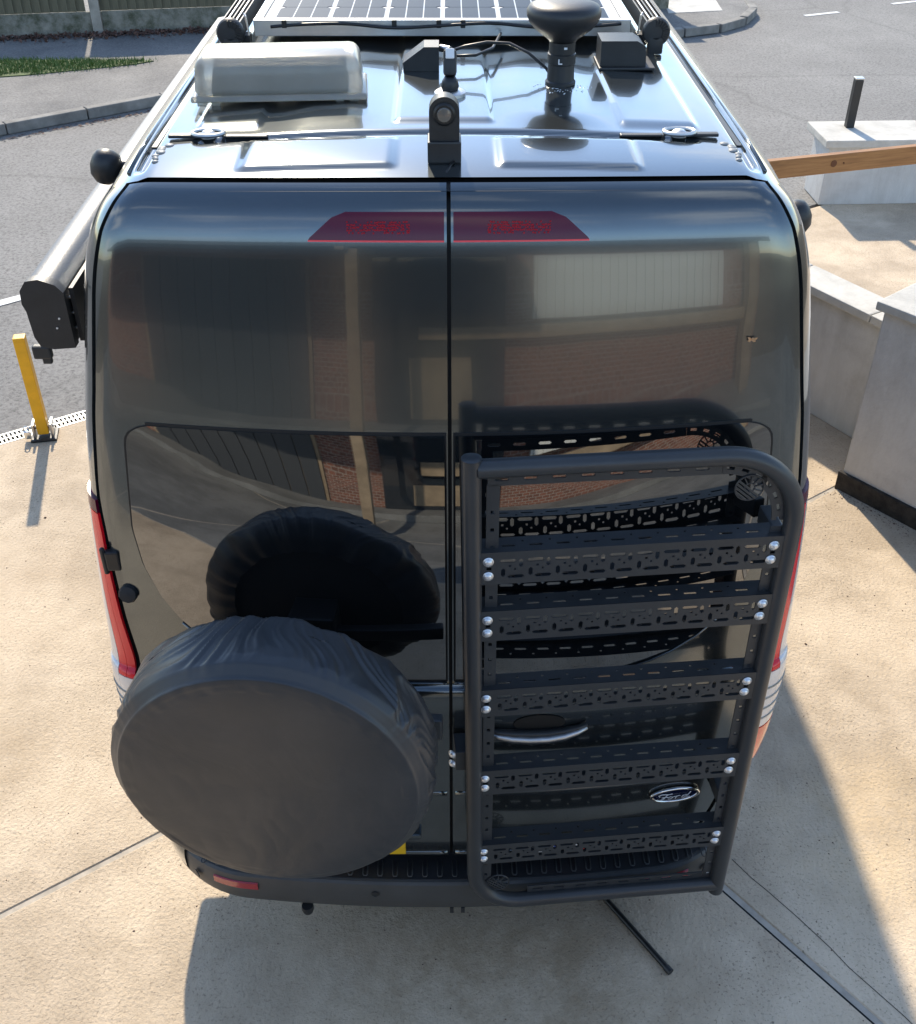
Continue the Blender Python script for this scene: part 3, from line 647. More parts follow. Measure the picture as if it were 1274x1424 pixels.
# bumper
def bump_prof(mt, name, prof, u0, u1, n=70):
    Wb, Rb = .822, .20; c = .10; mb = MB()
    for i in range(n+1):
        u = u0+(u1-u0)*i/n; a = abs(u); sg = 1 if u >= 0 else -1; xc = Wb-Rb; arc = Rb*math.pi/2
        if a <= xc: X, Y, nx, ny = a, c*a*a, 0, -1
        elif a <= xc+arc: ph = (a-xc)/Rb; X = xc+Rb*math.sin(ph); Y = c*xc*xc+Rb*(1-math.cos(ph))+.14*(X-xc); nx, ny = math.sin(ph), -math.cos(ph)
        else: X = Wb; Y = c*xc*xc+Rb+.14*Rb+(a-xc-arc); nx, ny = 1, 0
        for o, z in prof: mb.v.append((sg*(X+nx*o), Y+ny*o, z))
    k = len(prof); mb.f = [(i*k+j, i*k+j+1, (i+1)*k+j+1, (i+1)*k+j) for i in range(n) for j in range(k-1)]
    return mb.build(name, mt, van, 30)
bump_prof('bumper', 'bumper', [(.112, .420), (.120, .419), (.127, .412), (.131, .395), (.133, .35), (.130, .315), (.122, .292), (.105, .28), (.0, .275)], -1.15, 1.15, 120)
bump_prof('step', 'bumper_step', [(-.06, .432), (.03, .430), (.07, .424), (.110, .421), (.113, .417)], -.98, .98, 100)
for s in (-1, 1):   # body coloured bumper ends, with reflectors
    bump_prof('paint', 'bumper_corner', [(.112, .424), (.128, .430), (.134, .42), (.138, .39), (.137, .345), (.130, .32)], s*.765, s*1.20, 26)
    a, b = .60, .695
    bump_prof('reflector', 'bumper_reflector', [(.132, .392), (.1365, .390), (.1365, .362), (.132, .360)], s*a, s*b, 8)
    mb = MB(); mb.lathe([(.012, 0), (.012, .003), (.010, .004), (.009, .002)], 16, T(s*.235, -.1275, .375) @ RX(R_(90))); mb.build('parking_sensor', 'trim', van, 40)
    mb = MB(); mb.lathe([(.014, 0), (.014, .003), (.010, .004)], 16, T(s*.80, -.035, .36) @ RZ(s*.9) @ RX(R_(90))); mb.build('parking_sensor', 'trim', van, 40)
rib = MB(); rib.tube([(-.007, .03, 0), (-.007, -.02, 0), (-.004, -.027, 0), (.004, -.027, 0), (.007, -.02, 0), (.007, .03, 0)], .0022, 6)
rme = rib.mesh('tread_rib', 'bumper', 'all')
for k in range(-17, 18):
    x = k*.046+.01; link('tread_rib', rme, van, (x, -.078+.10*x*x, .4275))
mb = MB(); mb.lathe([(.018, 0), (.020, -.015), (.016, -.03), (.005, -.035)], 16, T(-.455, -.10, .278)); mb.build('tow_eye_cover', 'trim', van, 40)
for x in (0.0, .035): mb = MB(); mb.box((x, -.11, .27), (.012, .02, .025)); mb.build('bumper_clip', 'trim', van)
# front end, wheels, underside
mb = MB(); rings = [(3.55, 1.0, 2.50), (3.9, 1.0, 2.40), (4.35, .98, 1.55), (4.75, .95, 1.22), (5.05, .88, 1.02), (5.12, .84, .6), (5.05, .84, .35)]
secs = []
for y, ws, top in rings:
    ring = []
    for i in range(17):
        t = 0+TEND*i/16; _, z, w_ = crv(t); zz = min(z, 99); zz = .35+(zz-.35)*((top-.35)/(2.50-.35)); ring.append((w_*ws, y, zz))
    secs.append(ring)
for r in secs:
    for q in r: mb.v.append(q)
    for q in r[::-1]: mb.v.append((-q[0], q[1], q[2]))
k = 34; mb.f = [(i*k+j, i*k+(j+1) % k, (i+1)*k+(j+1) % k, (i+1)*k+j) for i in range(len(secs)-1) for j in range(k)]
mb.build('front_body', 'paint', van, 35)
mb = MB(); mb.add([(-.62, 3.93, 2.33), (.62, 3.93, 2.33), (.72, 4.33, 1.60), (-.72, 4.33, 1.60)], [(0, 1, 2, 3)]); o = mb.build('windscreen', 'windscreen', van)
mb = MB(); mb.box((0, 2.45, .33), (1.66, 4.6, .24)); mb.build('underbody', 'dark', van)
for y in (1.25, 4.2):
    for s in (-1, 1):
        wr = root('wheel', (s*.80, y, .34)); wr.parent = van
        A = RY(R_(90)); mb = MB(); mb.lathe([(.20, -.11), (.33, -.105), (.34, -.07), (.34, .07), (.33, .105), (.20, .11)], 40, A); mb.build('tyre', 'tyre', wr, 40)
        mb = MB(); mb.lathe([(.21, -.113), (.19, -.10), (.05, -.09), (.05, .09), (.19, .10), (.21, .113)], 32, A); mb.build('rim', 'alu', wr, 40)
for s in (-1, 1):   # egg shaped lamps on the sides, just under the roof edge
    cx_, cy_, cz_ = (-.835, .54, 2.41) if s < 0 else (.848, .435, 2.315)
    lp = root('side_lamp'); lp.parent = van
    mb = MB(); mb.lathe([(.001, -.048), (.020, -.044), (.033, -.03), (.038, -.008), (.036, .012), (.028, .028), (.012, .036), (.001, .038)], 24, T(cx_, cy_, cz_) @ RY(s*R_(-20))); mb.build('lamp_shell', 'trim', lp, 'all')
    mb = MB(); mb.tube([(cx_, cy_, cz_), (s*.78, cy_+.01, cz_-.01)], .012, 10); mb.build('lamp_arm', 'trim', lp, 'all')

# ------------------------------------------------------------------ things on the roof
zr = lambda x, y: roofz(x, y)
# solar panel
sp_ = root('solar_panel', (-.01, 1.27, zr(0, 1.3)+.012), R_(-.4)); tag(sp_, 'framed solar panel with dark cells lying across the van roof', 'solar panel')
PW, PL = 1.10, 1.68
mb = MB(); mb.box((0, .012, .028), (PW, .024, .045), bev=.002); mb.build('frame_rail', 'alu', sp_)
mb = MB(); mb.box((0, PL-.012, .028), (PW, .024, .045), bev=.002); mb.build('frame_rail', 'alu', sp_)
for s in (-1, 1): mb = MB(); mb.box((s*(PW/2-.012), PL/2, .0275), (.024, PL-.05, .044), bev=.002); mb.build('frame_rail', 'alu', sp_)
mb = MB(); mb.box((0, PL/2, .040), (PW-.05, PL-.05, .006)); mb.build('backsheet', 'backsheet', sp_)
cs = .159; c_ = .018; h = cs/2
ce = MB(); poly = [(-h+c_, -h), (h-c_, -h), (h, -h+c_), (h, h-c_), (h-c_, h), (-h+c_, h), (-h, h-c_), (-h, -h+c_)]; ce.prism(poly, 0, .0015); cme = ce.mesh('solar_cell', 'cell')
for i in range(6):
    for j in range(10): link('solar_cell', cme, sp_, ((i-2.5)*.166, .115+j*.162, .0432))
for x in (-.46, -.14, -.01, .06, .30): mb = MB(); mb.box((x, -.002, .040), (.014, .010, .022), bev=.002); mb.build('cable_clip', 'clip', sp_)
mb = MB(); mb.tube([(x, -.006-.004*math.sin(x*30), .036+.006*math.sin(x*14)) for x in np.linspace(-.5, .52, 60)], .0045, 8); mb.build('cable', 'clip', sp_, 'all')
# side roof bars
for s, lab in ((-1, 'black ribbed roof bar along the left edge of the solar panel'), (1, 'black ribbed roof bar along the right edge of the solar panel')):
    cx_ = -.618 if s < 0 else .606; y0 = 1.20
    br = root('roof_bar', (cx_, y0, zr(cx_, y0)+.012), R_(0)); tag(br, lab, 'roof bar', 'black roof bars beside the solar panel')
    mb = MB(); mb.lathe([(.018, 0), (.036, .002), (.040, .008), (.040, .020), (.036, .024)], 26, T(0, 0, .048) @ RX(R_(-90))); mb.box((0, .012, .014), (.045, .024, .05), bev=.006); mb.build('end_cap', 'trim', br, 35)
    for k in range(12):
        a = math.pi*2*k/12; mb = MB(); mb.box((.027*math.cos(a), -.002, .048+.027*math.sin(a)), (.006, .006, .006)); 
    mb = MB()
    for k in range(9):
        a = -.6+k*.28; A = T(0, .0, .048) @ RY(-a); mb.box((.026, -.001, 0), (.018, .004, .0035), A)
    mb.build('cap_fins', 'clip', br)
    mb = MB(); mb.box((0, 1.0, .040), (.055, 1.95, .030), bev=.004); mb.build('bar_core', 'trim', br)
    for k in range(5): mb = MB(); mb.box((-.026+k*.013, 1.0, .063), (.0045, 1.95, .022), bev=.001); mb.build('bar_fin', 'alu' if k in (1, 3) else 'trim', br)
    for yy in (.10, .9, 1.7): mb = MB(); mb.box((-s*.028, yy, .012), (.03, .05, .03), bev=.003); mb.build('bar_foot', 'trim', br)
    mb = MB(); mb.tube([(-s*.055, .0, .045), (-s*.05, .0, .095), (-s*.045, .01, .10)], .003, 8); mb.build('clip_pin', 'alu', br)
# translucent lid box
bx = root('rooflight_lid', (-.425, .79, zr(-.42, .8)), R_(3.5)); tag(bx, 'milky translucent plastic roof vent lid raised above the roof on the left', 'roof vent')
def rbox(lx, ly, z0, z1, r, tp, name, mt, bev=.012):
    bm = bmesh.new(); bmesh.ops.create_cube(bm, size=1)
    for v_ in bm.verts:
        k = 1 if v_.co.z < 0 else tp; v_.co = Vector((v_.co.x*lx*k, v_.co.y*ly*(1 if v_.co.z < 0 else tp-.06), z0 if v_.co.z < 0 else z1))
    bmesh.ops.bevel(bm, geom=bm.edges[:], offset=bev, segments=4, affect='EDGES', profile=.5)
    me = bpy.data.meshes.new(name); bm.to_mesh(me); bm.free(); me.materials.append(M[mt]); me.polygons.foreach_set('use_smooth', [True]*len(me.polygons)); me.set_sharp_from_angle(angle=R_(50)); return link(name, me, bx)
rbox(.425, .20, .018, .112, 0, .95, 'lid_shell', 'lid', .024)
rbox(.345, .13, .022, .085, 0, .93, 'lid_inner', 'lid_core', .01)
rbox(.442, .218, .012, .026, 0, .99, 'lid_rim', 'lid', .006)
for x in (-.195, -.16, .15, .185): mb = MB(); mb.box((x, -.085, .010), (.022, .02, .02), bev=.003); mb.build('lid_foot', 'lid', bx)
# rear camera on bracket
rc = root('reversing_camera', (-.008, .30, zr(0, .3))); tag(rc, 'round-topped black camera on a bracket at the middle of the roof edge', 'camera')
mb = MB(); mb.box((0, .002, .022), (.074, .07, .048), bev=.004); mb.build('camera_base', 'trim', rc)
poly = [(-.033, .0), (-.033, .055)]+[(.033*math.cos(math.pi-a), .062+.033*math.sin(a)) for a in np.linspace(0, math.pi, 17)]+[(.033, .055), (.033, 0)]
mb = MB(); mb.prism(poly, -.02, .02, T(0, -.004, .044) @ RX(R_(90))); mb.build('camera_arch', 'trim', rc, 30)
mb = MB(); mb.lathe([(.0245, 0), (.0245, .004), (.020, .007)], 24, T(0, -.024, .103) @ RX(R_(90))); mb.build('lens_ring', 'clip', rc, 30)
mb = MB(); mb.lathe([(.0165, .006), (.0145, .010), (.001, .012)], 20, T(0, -.024, .103) @ RX(R_(90))); mb.build('lens', 'camlens', rc, 30)
mb = MB(); mb.tube([(.022, -.03, .004), (.012, -.045, -.002), (.004, -.075, -.008)], .003, 8); mb.build('lead', 'clip', rc, 'all')
# second camera on a round base
c2 = root('small_camera', (.008, .74, zr(0, .74))); tag(c2, 'small black camera with a white cap on a round base behind the bracket camera', 'camera')
mb = MB(); mb.lathe([(.040, 0), (.040, .008), (.034, .012), (.010, .014)], 28); mb.build('round_base', 'alu', c2, 30)
mb = MB(); mb.lathe([(.020, .012), (.023, .022), (.020, .035), (.014, .045)], 20); mb.build('stem', 'trim', c2, 'all')
mb = MB(); mb.box((0, -.008, .075), (.034, .048, .062), T(0, 0, 0) @ Matrix.Rotation(R_(-18), 4, 'X'), bev=.010); mb.build('camera_shell', 'trim', c2, 35)
mb = MB(); mb.box((0, -.032, .095), (.022, .008, .024), Matrix.Rotation(R_(-18), 4, 'X'), bev=.003); mb.build('white_cap', 'white', c2)
# cable junction box
jb = root('cable_entry_box', (-.065, 1.00, zr(0, 1))); tag(jb, 'small grey wedge cable box beside the small camera', 'cable box')
mb = MB(); poly = [(-.052, 0), (.045, 0), (.045, .062), (.005, .062), (-.052, .022)]; mb.prism(poly, -.04, .04, RX(R_(90))); o = mb.build('housing', 'trim', jb)
mb = MB(); mb.tube([(.05, 0, .05), (.075, -.02, .05)], .010, 10); mb.build('cable_gland', 'alu', jb, 40)
ca = root('roof_cable', (.03, .98, 2.52)); tag(ca, 'thin black cable looping from cable box to mushroom antenna', 'cable')
mb = MB(); mb.tube([(-.02, 0, .045), (.02, -.01, .06), (.08, .0, .068), (.14, .0, .065), (.19, -.04, .05), (.235, -.075, .02), (.25, -.08, .0)], .0042, 8); mb.tube([(-.02, .01, .03), (.05, .02, .03), (.1, .10, .03), (.13, .27, .03)], .004, 8); mb.build('lead', 'clip', ca, 'all')
# mushroom antenna
an = root('mushroom_antenna', (.300, .862, zr(.3, .86))); tag(an, 'black mushroom-shaped antenna dome on a short neck', 'antenna')
mb = MB(); mb.lathe([(.040, 0), (.040, .006), (.036, .010), (.034, .05), (.037, .052), (.037, .075), (.034, .077), (.034, .105)], 36); mb.build('neck', 'trim', an, 30)
mb = MB(); mb.lathe([(.033, .103), (.040, .112), (.055, .122), (.075, .137), (.089, .153), (.095, .168), (.095, .180), (.088, .191), (.070, .198), (.04, .202), (.001, .203)], 48); mb.build('dome', 'trim', an, 'all')
mb = MB(); mb.box((-.010, -.0350, .062), (.003, .003, .012)); mb.box((-.006, -.0356, .0567), (.010, .003, .003)); mb.build('neck_print', 'white', an)
mb = MB(); mb.box((.006, -.0350, .094), (.008, .002, .005)); mb.build('neck_print', 'white', an)
mb = MB()
rnd = random.Random(2)
for k in range(60): a = rnd.uniform(3.3, 6.1); r_ = rnd.uniform(.045, .085); xx, yy = r_*math.cos(a), r_*math.sin(a)*1.2; mb.lathe([(rnd.uniform(.0008, .0022), 0), (.0008, .0012)], 6, T(xx, yy, zr(.3+xx, .862+yy)-zr(.3, .862)))
mb.build('sealant_marks', 'light_top', an)
# curved black housing
hz = root('wedge_housing', (.49, 1.055, zr(.49, 1.05))); tag(hz, 'low black curved housing under the right end of the solar panel', 'cable box')
poly = [(-.068, 0), (-.068, .065), (.03, .065), (.048, .055), (.056, .035), (.058, 0)]
mb = MB(); mb.prism(poly, -.05, .05, T(0, 0, .008) @ RX(R_(90))); mb.build('housing', 'trim', hz, 30)
mb = MB(); mb.box((.005, 0, .004), (.155, .13, .008), bev=.003); mb.build('flange', 'trim', hz)
mb = MB(); mb.lathe([(.007, 0), (.006, .004)], 10, T(-.015, -.042, .06) @ RX(R_(90))); mb.build('screw', 'clip', hz)

# awning on the left side
aw = root('awning', (-.965, .27, 2.055)); tag(aw, 'long black roll-out awning case fixed along the left side of the van', 'awning')
AWS = .77
poly = [(.085, .0), (.085, .15), (.06, .17), (.0, .185), (-.05, .18), (-.078, .155), (-.082, .12), (-.072, .10), (-.066, .03), (-.05, .004), (.0, -.004)]
poly = [(a_*.60, b_*.92+.0) for a_, b_ in poly]
mb = MB(); mb.prism(poly, -2.75, -.028, RX(R_(90))); mb.build('case', 'awning_case', aw, 35)
mb = MB(); P2 = [(x*1.04, .083+(z-.083)*1.05) for x, z in poly]; mb.prism(P2, -.03, .0, RX(R_(90))); o = mb.build('end_cap', 'trim', aw, 35)
mb = MB(); mb.box((-.035, .012, -.02), (.045, .02, .035), bev=.005); mb.box((-.028, .014, -.043), (.022, .014, .02), bev=.003); mb.build('crank_eye', 'trim', aw)
for k in range(3): mb = MB(); mb.box((.056, 1.38, .035+k*.04), (.008, 2.7, .006), bev=.002); mb.build('mounting_rail', 'alu', aw)
mb = MB(); mb.box((.062, 1.38, .07), (.010, 2.7, .14)); mb.build('rail_back', 'trim', aw)
for y in (.3, 1.4, 2.5): mb = MB(); mb.box((.090, y, .06), (.05, .06, .12), bev=.004); mb.build('bracket', 'trim', aw)
mb = MB(); mb.lathe([(.003, 0), (.0025, .002)], 8, T(.02, -.001, .05) @ RX(R_(90))); mb.lathe([(.003, 0), (.0025, .002)], 8, T(.03, -.001, .075) @ RX(R_(90))); mb.build('cap_screw', 'zinc', aw)

# ------------------------------------------------------------------ spare wheel in its cover
sw = root('spare_wheel', (-.436, -.440, 1.262), R_(-5.5)); tag(sw, 'spare wheel in a crinkled black vinyl cover on the left rear door', 'spare wheel')
RW = .379
def fold(a, d):
    # wrinkled drape over the tread; d runs 0 (front seam) .. 1 (back)
    k = min(1, d*7)*(1-.30*d)
    tw = a*RW + .18*math.sin(3.1*a+1)*d+.10*noise.noise((a*2.3, d*1.5, 4))
    q = 0
    q += .0078*(1-abs(noise.noise((tw*15+d*2.2*math.sin(a*1.5), d*.7, 0)))*3.0)
    q += .0036*(1-abs(noise.noise((tw*36-d*4*math.sin(a*2+1), d*1.1, 7)))*3.0)
    q += .0012*(1-abs(noise.noise((tw*70+d*6, d*2.4, 3)))*3.0)
    e = .55+.45*noise.noise((a*1.7, d*1.1, 9))
    return k*q*(.42+.62*e)
mb = MB(); n = 620
prof = [(RW*q_, -.004+.0145*q_**9, 0) for q_ in list(np.linspace(.02, .76, 44))+list(np.linspace(.78, .940, 18))]+[(RW*.944, .0080, .0), (RW*.948, .0115, 0.002), (RW*.958, .0150, .01), (RW*.972, .0195, .02), (RW*.988, .0265, .04)]
N2 = 44
for k in range(1, N2+1):
    d = k/N2; r_ = RW*(1.0+.020*math.sin(math.pi*min(1, d*1.05)))-.05*max(0, (d-.80)/.2)**2; prof.append((r_, .025+.185*d, d))
prof += [(RW*.80, .216, 1), (RW*.70, .214, 1)]
for r_, y, d in prof:
    for k in range(n):
        a = 2*math.pi*k/n; rr = r_+(fold(a, d) if 0 < d else 0); yy = y
        if d > .6: yy += .010*noise.noise((a*6, d, 2))
        if d == 0 and r_ > RW*.85: yy += .0012*noise.noise((a*12, r_*20, 0))
        if d == 0 and r_ < RW*.9: yy += .0035*noise.noise((r_*math.cos(a)*6, r_*math.sin(a)*6, 5))+.0016*(1-abs(noise.noise((r_*math.cos(a)*16+3, r_*math.sin(a)*9, 2)))*3)*max(0, noise.noise((r_*math.cos(a)*3, r_*math.sin(a)*3, 8))+.15)
        mb.v.append((rr*math.cos(a), yy, rr*math.sin(a)))
mb.f = [(i*n+k, i*n+(k+1) % n, (i+1)*n+(k+1) % n, (i+1)*n+k) for i in range(len(prof)-1) for k in range(n)]
mb.f.append(tuple(range(n)))
mb.build('cover', 'vinyl', sw, 'all')
mb = MB(); mb.lathe([(.30, .07), (.335, .075), (.335, .20), (.30, .205), (.20, .19)], 48, RX(R_(90)) @ Matrix.Scale(-1, 4, (0, 0, 1))); mb.build('tyre', 'tyre', sw, 40)
mb = MB(); mb.box((0, .25, -.05), (.14, .12, .20), bev=.01); mb.box((.18, .27, -.05), (.42, .03, .07), bev=.006); mb.build('carrier_bracket', 'powder', sw)
mb = MB(); mb.lathe([(.009, 0), (.009, .004), (.005, .008)], 10, T(.36, .254, -.03) @ RX(R_(90))); mb.lathe([(.009, 0), (.009, .004), (.005, .008)], 10, T(.36, .254, -.07) @ RX(R_(90))); mb.build('carrier_bolt', 'zinc', sw)

# ------------------------------------------------------------------ ladder rack on the right door
lean = .042; th = R_(4.6); H0 = 1.548
rk = root('storage_rack', (.03, -.12-lean*H0, 1.95-H0), th, -math.atan(lean)); tag(rk, 'black tubular storage rack with five slotted crossbars on the right rear door', 'rack')
TR = .0228
def arc(cx_, cz_, r, a0, a1, n=14): return [(cx_+r*math.cos(R_(a0+(a1-a0)*k/n)), 0, cz_+r*math.sin(R_(a0+(a1-a0)*k/n))) for k in range(n+1)]
mb = MB(); path = [(.022, 0, H0+.028), (.030, 0, .9), (.038, 0, .21)]+arc(.178, .14, .138, 180, 270)+[(.45, 0, 0.004), (.788, 0, .004)]
mb.tube(path, TR, 24); o = mb.build('frame_tube', 'powder', rk, 50)
mb = MB(); mb.lathe([(TR, 0), (TR*1.03, .003), (TR*.8, .006), (.001, .007)], 24, T(.022, 0, H0+.026)); mb.build('tube_cap', 'powder', rk, 50)
mb = MB(); path = [(.035, 0, H0), (.4, 0, H0), (.60, 0, H0)]+arc(.602, H0-.19, .19, 90, 0)+[(.793, 0, .9), (.788, 0, -.03)]
mb.tube(path, TR, 24); mb.build('frame_tube', 'powder', rk, 50)
# perforated flat strips inside the tube
def plate_grid(L, Hh, th_, holes, M4=None, sym=None):
    """flat plate 0..L x 0..Hh, thickness along y, with rectangular holes"""
    xs = sorted({0, L}|{q for h in holes for q in (h[0], h[1])}); zs = sorted({0, Hh}|{q for h in holes for q in (h[2], h[3])})
    def solid(i, j):
        if i < 0 or j < 0 or i >= len(xs)-1 or j >= len(zs)-1: return False
        x = (xs[i]+xs[i+1])/2; z = (zs[j]+zs[j+1])/2
        return not any(h[0] < x < h[1] and h[2] < z < h[3] for h in holes)
    mb = MB(); idx = {}
    def vid(i, j, s):
        if (i, j, s) not in idx: idx[(i, j, s)] = len(mb.v); mb.v.append((xs[i], 0 if s == 0 else th_, zs[j]))
        return idx[(i, j, s)]
    for i in range(len(xs)-1):
        for j in range(len(zs)-1):
            if not solid(i, j): continue
            a, b, c, d = (i, j), (i+1, j), (i+1, j+1), (i, j+1)
            mb.f.append(tuple(vid(*q, 0) for q in (a, b, c, d))); mb.f.append(tuple(vid(*q, 1) for q in (d, c, b, a)))
            for (p_, q_), (di, dj) in (((a, b), (0, -1)), ((b, c), (1, 0)), ((c, d), (0, 1)), ((d, a), (-1, 0))):
                if not solid(i+di, j+dj): mb.f.append((vid(*q_, 0), vid(*p_, 0), vid(*p_, 1), vid(*q_, 1)))
    if M4 is not None: mb.v = [tuple(M4 @ Vector(q)) for q in mb.v]
    return mb
def slot(x0, x1, z0, z1):                 # rounded slot out of two rectangles
    e = min(x1-x0, z1-z0)*.3
    return [(x0, x1, z0+e, z1-e), (x0+e, x1-e, z0, z1)]
for x0, z0, z1 in ((.058, .10, 1.50), (.742, .02, 1.34)):
    hs = [h for k in range(int((z1-z0)/.05)) for h in [(.010, .019, .02+k*.05, .03+k*.05)]]
    plate_grid(.030, z1-z0, .004, hs, T(x0, .006, z0)).build('perforated_strip', 'powder', rk)
for x0, x1, z0 in ((.06, .60, H0-.052), (.20, .74, .022)):
    hs = [h for k in range(int((x1-x0)/.066)) for h in slot(.015+k*.066, .048+k*.066, .013, .021)]
    plate_grid(x1-x0, .030, .004, hs, T(x0, .006, z0)).build('perforated_strip', 'powder', rk)
# curved strip following the big corner
mb = MB(); ns = 26
for k in range(ns+1):
    a = R_(90-90*k/ns)
    for r_ in (.168, .158, .150, .138):
        for yy in (.006, .010): mb.v.append((.602+r_*math.cos(a), yy, H0-.19+r_*math.sin(a)))
for k in range(ns):
    for j in range(3):
        if j == 1 and k % 4 in (1, 2): continue
        b = k*8+j*2; c = (k+1)*8+j*2; mb.f += [(b, b+2, c+2, c), (b+1, c+1, c+3, b+3)]
    b = k*8; c = (k+1)*8; mb.f += [(b, c, c+1, b+1), (b+6, b+7, c+7, c+6)]
mb.build('corner_strip', 'powder', rk)
# round emblem, half bars half spokes
def emblem(cx_, cz_, r):
    e = root('round_emblem', (cx_, .004, cz_)); e.parent = rk
    mb = MB(); mb.tube([(r*math.cos(a), 0, r*math.sin(a)) for a in np.linspace(0, 2*math.pi, 41)], .0022, 6, False)
    A = RY(R_(-45)) # rotate pattern
    for k in range(4):
        o_ = -.003-k*r*.25; hw = math.sqrt(max(0, r*r-o_*o_))*.97; mb.box((0, 0, o_), (2*hw, .004, r*.13), RY(R_(40)))
    for a in (20, 55, 90, 125, 160):
        mb.box((r*.62, 0, 0), (r*.62, .004, .0028), RY(R_(40)) @ RY(R_(-a)))
    mb.tube([(r*.36*math.cos(a), 0, r*.36*math.sin(a)) for a in np.linspace(0, 2*math.pi, 21)], .0018, 6, False)
    mb.build('emblem_cutout', 'powder', e)
    return e
emblem(.672, H0-.092, .034); emblem(.108, .085, .034)
mb = MB(); mb.box((.705, .008, H0-.060), (.012, .004, .055), RY(0)); mb.box((.085, .008, .06), (.012, .004, .05)); mb.build('emblem_tab', 'powder', rk)
# slotted crossbars
Lb, Hb = .735, .094; P_ = .0655; hs = []; hx = .022
n_ = 10
for k in range(n_):
    x = .048+k*P_
    hs += slot(x+.001, x+.041, Hb-.0310, Hb-.0215)                 # upper horizontal
    hs += slot(x+.0470, x+.0570, Hb-.046, Hb-.0220)                # upper vertical
    hs += [(x+.0230, x+.0290, Hb-.0445, Hb-.0385)]                  # small hole
    hs += slot(x+.0050, x+.0150, .0220, .046)                     # lower vertical
    hs += slot(x+.0205, x+.0600, .0165, .0265)                     # lower horizontal
    hs += [(x+.036, x+.041, .040, .045)]
hs += [(.018, .030, Hb/2-.004, Hb/2+.004), (Lb-.030, Lb-.018, Hb/2-.004, Hb/2+.004)]
face = plate_grid(Lb, Hb, .0025, hs, T(0, 0, -Hb/2)).mesh('bar_face', 'powder')
fl = [h for k in range(n_) for h in slot(.055+k*P_, .090+k*P_, .020, .028)]+[(.04+k*P_, .046+k*P_, .038, .044) for k in range(n_)]
flm = plate_grid(Lb, .058, .0025, fl).mesh('bar_flange', 'powder')
bo_ = MB(); bo_.lathe([(.0132, -.0004), (.0130, .0010), (.0108, .0011), (.0102, .003), (.0088, .0050), (.006, .0075), (.001, .0082)], 16, RX(R_(90))); bme_ = bo_.mesh('bolt', 'zinc', 'all')
for v_, dz in ((-.272, .021), (-.449, .020), (-.709, .019), (-1.008, .018), (-1.311, .0175)):
    b = root('crossbar', (.040, -.012, H0+v_)); b.parent = rk; b.rotation_euler = (0, 0, 0)
    link('bar_face', face, b)
    o = link('bar_flange', flm, b, (0, .0015, Hb/2)); o.rotation_euler = (R_(-90), 0, 0); o.location = (0, .0015, Hb/2)
    o = link('bar_flange', flm, b); o.rotation_euler = (R_(-90), 0, 0); o.location = (0, .0015, -Hb/2+.0025)
    if v_ < -1.3: b.scale = (1, 1, .88)
    for x in (.022, Lb-.024):
        for s in (-1, 1): link('bolt', bme_, b, (x+(-.002 if (x > .5 and s < 0) else .0), -.001, s*dz))
for z in (.60,):   # hinge brackets between rack and door
    mb = MB(); mb.box((.010, .055, z), (.05, .075, .07), bev=.004); mb.build('hinge_bracket', 'powder', rk)
    for dz in (-.018, .018): link('bolt', bme_, rk, (-.022, .03, z+dz)).rotation_euler = (0, R_(0), R_(-40))
for z in (.35, 1.30): mb = MB(); mb.box((.77, .07, z), (.03, .10, .05), bev=.004); mb.build('standoff', 'powder', rk)

# ------------------------------------------------------------------ loose things
gr_ = MB(); rg_ = random.Random(11)
for k in range(1500):
    if k < 1100: x, y = rg_.uniform(-3, 3), rg_.uniform(-1.2, 3.4)
    else: tt = rg_.random(); x, y = 2.077+.302*tt*2-.783*abs(rg_.gauss(.03, .05)), 2.546-.38*tt*2-.622*abs(rg_.gauss(.03, .05))
    if y > bl(x)-.1 or (x > 2.077 and y > 2.546-(x-2.077)*1.26): continue
    s_ = rg_.uniform(.0012, .0038) if k % 40 else rg_.uniform(.004, .009)
    gr_.add([(-s_, 0, 0), (s_*.3, -s_, 0), (s_, .2*s_, 0), (-.2*s_, s_, 0), (0, 0, s_*.9)], [(0, 1, 4), (1, 2, 4), (2, 3, 4), (3, 0, 4)], T(x, y, .0005) @ RZ(rg_.uniform(0, 6)))
tag(gr_.build('grit', 'leaf', fix=False), 'scattered dark grit and crumbs on the driveway', 'grit', kind='stuff')
st = root('black_rod', (.54, .075, .012)); tag(st, 'thin black rod on the concrete poking out from under the van', 'rod')
mb = MB(); mb.tube([(-.28, .43, 0), (0, 0, 0), (.165, -.252, 0)], .0105, 12); mb.build('rod_tube', 'clip', st, 40)
mb = MB(); mb.tube([(.158, -.242, 0), (.170, -.260, 0)], .0125, 12); mb.build('rod_tip', 'trim', st, 40)
lf = root('dry_leaf', tuple(S(.693, tz(2.147))+Vector((0, -.004, 0)))); tag(lf, 'tiny pale dry leaf stuck on the upper right of the rear door', 'leaf')
M['dry'] = mat('dry_leaf', (.55, .30, .14), .7)
mb = MB()
for a, l in ((20, .014), (150, .012), (200, .010), (-25, .011), (70, .006)):
    A = Matrix.Rotation(R_(-a), 4, 'Y'); mb.add([(0, -.002, -.0018), (l*.6, -.003, -.003), (l, -.001, 0), (l*.6, -.004, .003), (0, 0, .0018)], [(0, 1, 2, 3, 4)], A)
mb.build('blade', 'dry', lf, fix=False)

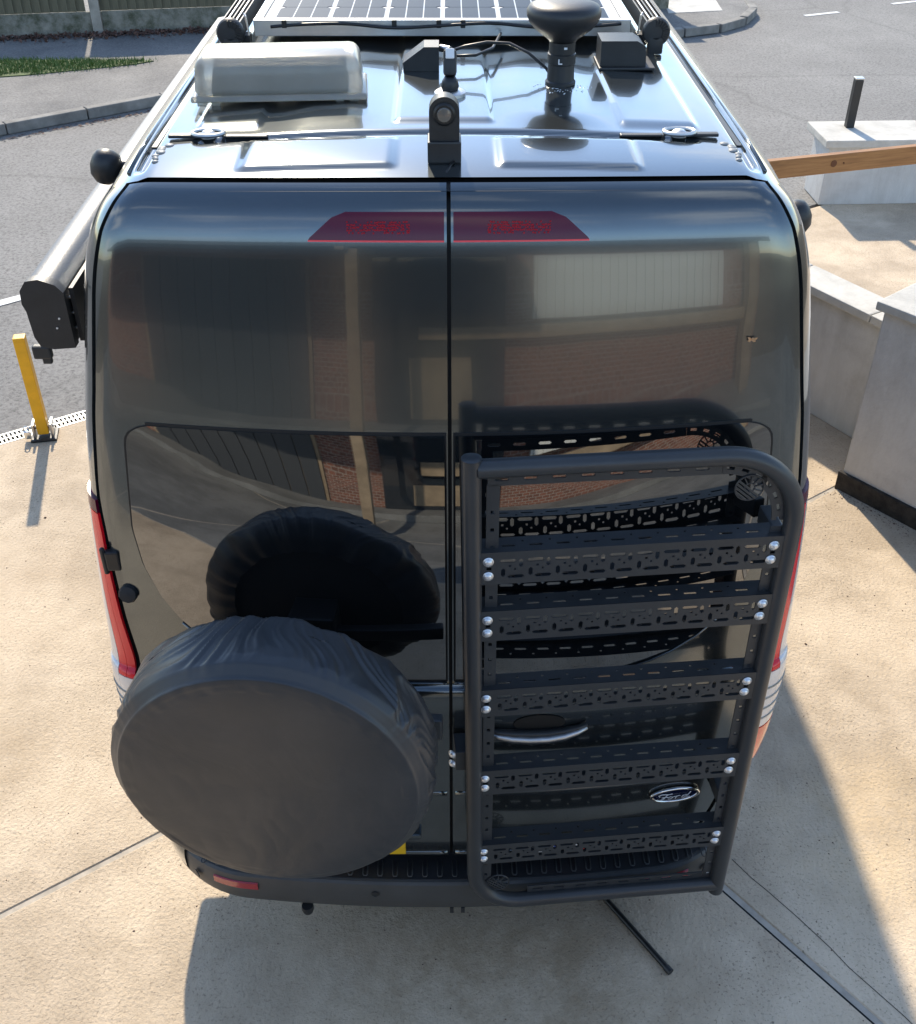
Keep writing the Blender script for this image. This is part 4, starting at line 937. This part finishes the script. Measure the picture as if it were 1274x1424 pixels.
# ------------------------------------------------------------------ house behind the camera (seen only mirrored in the doors)
hs_ = root('house', (0, -6.7, 0)); tag(hs_, 'low brick house and garage mirrored in the van rear doors', 'house')
mb = MB(); mb.box((-1.5, -2, 1.55), (13, 3.9, 3.1)); mb.build('wall', 'brick', hs_)
mb = MB(); mb.box((-1.5, -1.95, 3.16), (13.4, 4.5, .12)); mb.build('roof', 'roof_felt', hs_)
mb = MB(); mb.box((-1.5, .36, 3.05), (13.4, .04, .24)); mb.build('fascia', 'door_dark', hs_)
mb = MB(); mb.box((-3.4, 1.3, 2.85), (8.6, 2.1, .10)); mb.build('shade_canopy', 'roof_felt', hs_)  # canopy added so that its shadow darkens the mirrored facade
gd = root('garage_door', (-3.4, .0, 0)); gd.parent = hs_
for k in range(9): mb = MB(); mb.box((-1.2+k*.30, .0, 1.2), (.285, .06, 2.3), bev=.006); mb.build('door_panel', 'door_dark', gd)
mb = MB(); mb.box((0, -.03, 1.2), (2.8, .06, 2.36)); mb.build('door_backing', 'beige_timber', gd)
mb = MB(); mb.box((-.1, .02, 1.3), (1.9, .1, 2.4)); mb.build('porch_shade_slab', 'porch_shade', hs_)  # flat dark slab in place of the deep shade of the porch
mb = MB(); mb.box((-.1, .06, .5), (.9, .05, .5)); mb.build('porch_panel', 'beige_timber', hs_)
mb = MB(); mb.box((2.75, .06, 1.95), (3.0, .08, 1.2)); 
for k in range(22): mb.box((2.75-1.43+k*.136, .11, 1.95), (.06, .06, 1.2), bev=.012)
mb.build('corrugated_sheet', 'white_sheet', hs_)
mb = MB(); mb.box((2.2, .14, 1.15), (5.2, .1, .22), bev=.005); mb.build('timber_beam', 'beige_timber', hs_)
mb = MB(); mb.box((4.7, .18, 1.5), (.16, .16, 3.0), bev=.005); mb.build('timber_post', 'beige_timber', hs_)
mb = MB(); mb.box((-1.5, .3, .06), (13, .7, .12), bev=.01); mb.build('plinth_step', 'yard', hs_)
pg = root('pergola', (-.95, -4.3, 0)); tag(pg, 'weathered timber porch post and beams mirrored in the left rear door', 'pergola')
mb = MB(); mb.box((0, 0, 1.35), (.13, .13, 2.7), bev=.005); mb.build('post', 'beige_timber', pg)
mb = MB(); mb.box((-.1, -1.1, 2.72), (.10, 2.6, .12), bev=.005); mb.build('beam', 'beige_timber', pg)
